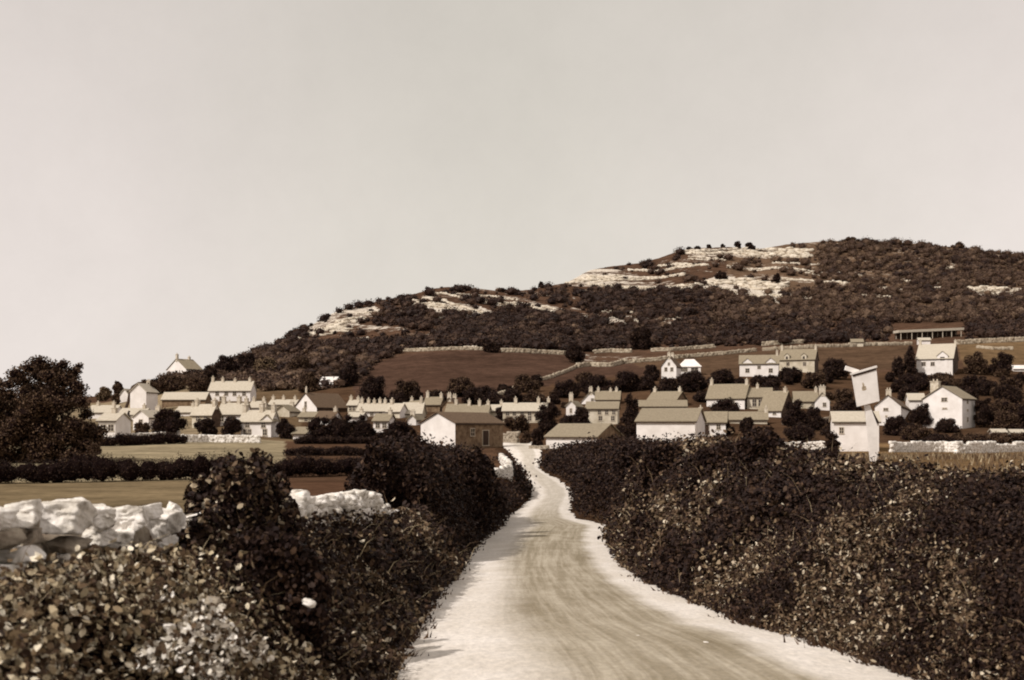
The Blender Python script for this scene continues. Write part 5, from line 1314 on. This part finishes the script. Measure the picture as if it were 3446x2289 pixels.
bank("tall dark hedge on the left where the lane dips", -1, (43, 86), left_far, lambda y: .05 + .0026 * y, 1.6, 'leaf_dark', seed=43, lump=.45, lsc=2.6, dy=.5)
bank("low dark hedge on the inside of the lane bend", -1, (85, 160), left_far, lambda y: .05 + .0022 * y, 1.5, 'leaf_dark', seed=44, lump=.28, lsc=2.4, dy=.6)

def bush(label, px, Y, top, wpx, zb=None, tone='bramble', seed=1, leaf=None, n=26, group='roadside bushes', flat=1.0, depth=1.0):
    rng = np.random.default_rng(seed); p = P(px, 1500, Y); g = gz(p[0], p[1]); p[2] = g
    zt = (HY - top) / F * Y; h = zt - g; rw = wpx / F * Y / 2; lobes = []
    for i in range(n):
        d = sph(1, rng)[0]; q = rng.uniform(.3, .82); rr = rng.uniform(.26, .42)
        taper = 1 - .28 * max(0, d[2])
        lobes.append((p[0] + d[0] * q * rw * taper, p[1] + d[1] * q * rw * depth * taper, g + h * (.48 + d[2] * q * .46), rw * rr, rw * rr * depth, h * rr * .55))
    lobes.append((p[0], p[1], g + h * .4, rw * .6, rw * .6 * depth, h * .42))
    o = foliage('bush', lobes, leaf or (.04 + .0029 * Y), 1.5, M[TONE[tone]], None, p, rng, maxn=30000, core=.66, hexa=Y < 40)
    return tag(o, label, 'bush', group)
bush("leafy speckled bush growing on the wall between its two stretches", 855, 14.6, 1462, 380, seed=71, n=40)
bush("lower speckled bush spilling from the wall towards the lane", 690, 12.6, 1690, 330, seed=52)
bush("broad low dark bush in front of the speckled bush, nearest the lane", 900, 11.8, 1745, 420, tone='dark', seed=64, n=34)
bush("smaller dark bush at the right foot of the speckled bush", 940, 15.6, 1640, 200, seed=53)
bush("left shoulder of the speckled bush, leaning over the boulder wall", 700, 14.4, 1560, 250, seed=65, n=30)
bush("right shoulder of the speckled bush, above the rubble wall end", 945, 16.5, 1545, 170, tone='dark', seed=66)
bush("upright black bush forming the steep left end of the lane hedge", 1262, 43, 1490, 120, tone='dark', seed=67)
bush("upright black bush between the rounded one and the lane", 1608, 66, 1496, 110, tone='dark', seed=68)
bush("black hedgerow bush left of the barn gable", 1300, 44, 1492, 270, tone='dark', seed=54, n=30)
bush("second black bush in front of the barn gable", 1395, 50, 1478, 180, tone='dark', seed=55)
bush("rounded black bush right of the barn gable", 1560, 62, 1500, 180, tone='dark', seed=56, n=30)
bush("black bush leaning towards the lane dip", 1622, 76, 1508, 120, tone='dark', seed=57)
bush("tall dark bush rising above the right hedge", 2545, 36, 1418, 190, tone='dark', seed=58, n=34)
bush("shoulder of the tall dark bush on its left", 2425, 40, 1468, 170, tone='dark', seed=59)
bush("dark bush on the right hedge below the largest barn", 2240, 50, 1492, 170, tone='dark', seed=60)
bush("rounded dark bush above the right hedge near the low barn", 2135, 72, 1488, 150, tone='dark', seed=61)
bush("small dark bush at the lane end of the right hedge", 1985, 135, 1500, 110, tone='dark', seed=62)
bush("dark bush filling the right hedge beneath the sweeping roof", 2640, 34, 1500, 160, tone='bramble', seed=63)

# rough grass beyond the right hedge
def rough_grass():
    rng = np.random.default_rng(8); n = 9000
    Y = rng.uniform(24, 110, n) ** 1; X = rng.uniform(10, 52, n); k = (X / Y < .5) & (X / Y > .19); X = X[k]; Y = Y[k]; Z = ground(X, Y)
    b = np.stack([X, Y, Z], 1); m = len(b); d = sph(m, rng) * .5; d[:, 2] = 1; d /= np.linalg.norm(d, axis=1, keepdims=True)
    L = rng.uniform(.15, .5, (m, 1)); s = sph(m, rng); s[:, 2] = 0; w = .05 * rng.uniform(.6, 1.4, (m, 1))
    v = np.stack([b - s * w, b + s * w, b + d * L], 1).reshape(-1, 3); f = np.arange(3 * m).reshape(m, 3)
    tag(raw_mesh("rough_grass", v, f, M['straw']), "dry rough grass in the field behind the right hedge", "grass", kind='stuff')
rough_grass()

def verge_grass():
    rng = np.random.default_rng(18); n = 22000
    Y = 5 * np.exp(rng.uniform(0, math.log(15), n)); left = rng.uniform(size=n) < .5
    e = np.where(left, np.interp(Y, RY, RL), np.interp(Y, RY, RR)); sg = np.where(left, 1.0, -1.0)
    tuft = fbm(Y / .7, sg * 3 + 5, 61, 3)
    X = e + sg * (np.abs(rng.normal(size=n)) * .13 * np.clip((tuft - .3) * 4, .15, 1.6) - .16)
    Z = np.interp(Y, RY, RZ) + .0; b = np.stack([X, Y, Z], 1); d = sph(n, rng) * .6; d[:, 2] = np.abs(d[:, 2]) + .55; d[:, 0] += sg * .35; d /= np.linalg.norm(d, axis=1, keepdims=True)
    L = rng.uniform(.05, .17, (n, 1)); s_ = np.cross(d, rng.normal(size=(n, 3))); s_ /= np.linalg.norm(s_, axis=1, keepdims=True); w = .006 + .0008 * Y[:, None]
    v = np.stack([b - s_ * w, b + s_ * w, b + d * L], 1).reshape(-1, 3); f = np.arange(3 * n).reshape(n, 3)
    tag(raw_mesh("verge_grass", v, f, M['leaf_mid']), "ragged grass creeping over both edges of the lane", "grass", kind='stuff')
verge_grass()

# ------------------------------------------------------------------ LOOSE STONES
def loose(label, px, py, wpx, Y=None, m='lime', seed=0, onroad=False, group='loose pale stones', zoff=0.0):
    rng = np.random.default_rng(seed + int(px)); Y = Y or hit(px, py)
    p = P(px, py, Y)
    if onroad: p[2] = float(np.interp(Y, RY, RZ)) + .05
    r = wpx / F * Y / 2
    v, f = rock_verts(p, (r, r * .8, r * .55), rng, 4, .6, .25)
    return tag(raw_mesh("stone", v, f, M[m], None, p), label, "stone", group)
loose("small white pebble on the lane, upper of the left pair", 2146, 2165, 12, onroad=True)
loose("small white pebble on the lane, middle of three left ones", 2122, 2198, 9, onroad=True)
loose("small white pebble on the lane, lowest of the left three", 2119, 2224, 13, onroad=True)
loose("pale pebble on the right side of the lane, lower", 2312, 2218, 13, onroad=True)
loose("flat pale pebble farthest right on the lane", 2376, 2188, 20, onroad=True)
loose("pebble beside the dark stain in the lane", 1762, 2030, 9, onroad=True)
for i, (px, py, w, lab) in enumerate([(716, 2024, 62, "largest pale stone lying in the weeds left of the verge"), (570, 2110, 38, "pale stone lowest under the upright wall stone"), (640, 2125, 70, "long bright stone in the weeds, left of a cluster"), (735, 2105, 60, "bright broken stone at the top of the weed cluster"), (780, 2150, 58, "bright stone at the right of the weed cluster"), (618, 2186, 40, "oval white stone below the weed cluster"), (536, 2252, 40, "pale stone at the lower left of the weeds"), (610, 2254, 34, "first of three pale stones along the bottom of the weeds"), (660, 2250, 36, "second of three pale stones along the bottom of the weeds"), (712, 2242, 56, "largest of three pale stones along the bottom of the weeds"), (1040, 2030, 46, "slanting pale stone in the middle of the verge"), (1020, 1940, 0, "pale stone on top of the middle verge"), (810, 1980, 26, "small pale stone in the shade of the speckled bush"), (1180, 1742, 0, ""), (1310, 1738, 30, "stone fallen from the right end of the rubble wall"), (2535, 2080, 24, "pale stone at the foot of the right bank"), (3130, 2220, 34, "pale stone in the right bank near the bottom corner")]):
    if not w: continue
    if px < 900: Y = 3.0 * 0 + np.interp(px, [500, 800], [7.2, 8.4])
    elif px < 1200: Y = 10.4
    elif px < 1400: Y = 33
    else: Y = {2535: 20.3, 3130: 14.2}[px]
    loose(lab, px, py, w, Y=float(Y) + .10, seed=i, m='lime' if i % 3 else 'limegrey')
def flowers(label, px, py, w, seed):
    rng = np.random.default_rng(seed); Y = float(np.interp(px, [500, 800], [7.2, 8.4])) - .12; lobes = []
    for k in range(9):
        q = P(px + rng.normal() * w * .36, py + rng.normal() * w * .26, Y + rng.normal() * .06); r = rng.uniform(.05, .12); lobes.append((*q, r, r, r * .7))
    c0 = P(px, py, Y); c0[2] -= .25
    o = foliage('flowering_weed', lobes, .048, .26, M['flower'], None, c0, rng, core=0, hexa=True)
    tag(o, label, 'plant', 'white flowering weeds below the boulder wall')
flowers("white flowering weed, topmost of the pale cluster below the boulder wall", 690, 2075, 150, 1)
flowers("white flowering weed at the right side of the pale cluster", 800, 2170, 150, 2)
flowers("white flowering weed lowest at the picture's bottom edge", 690, 2262, 150, 3)
flowers("small white flowering weed left of the pale cluster", 575, 2190, 110, 4)
print("objects", len(bpy.data.objects), "polys", sum(len(m.polygons) for m in bpy.data.meshes))
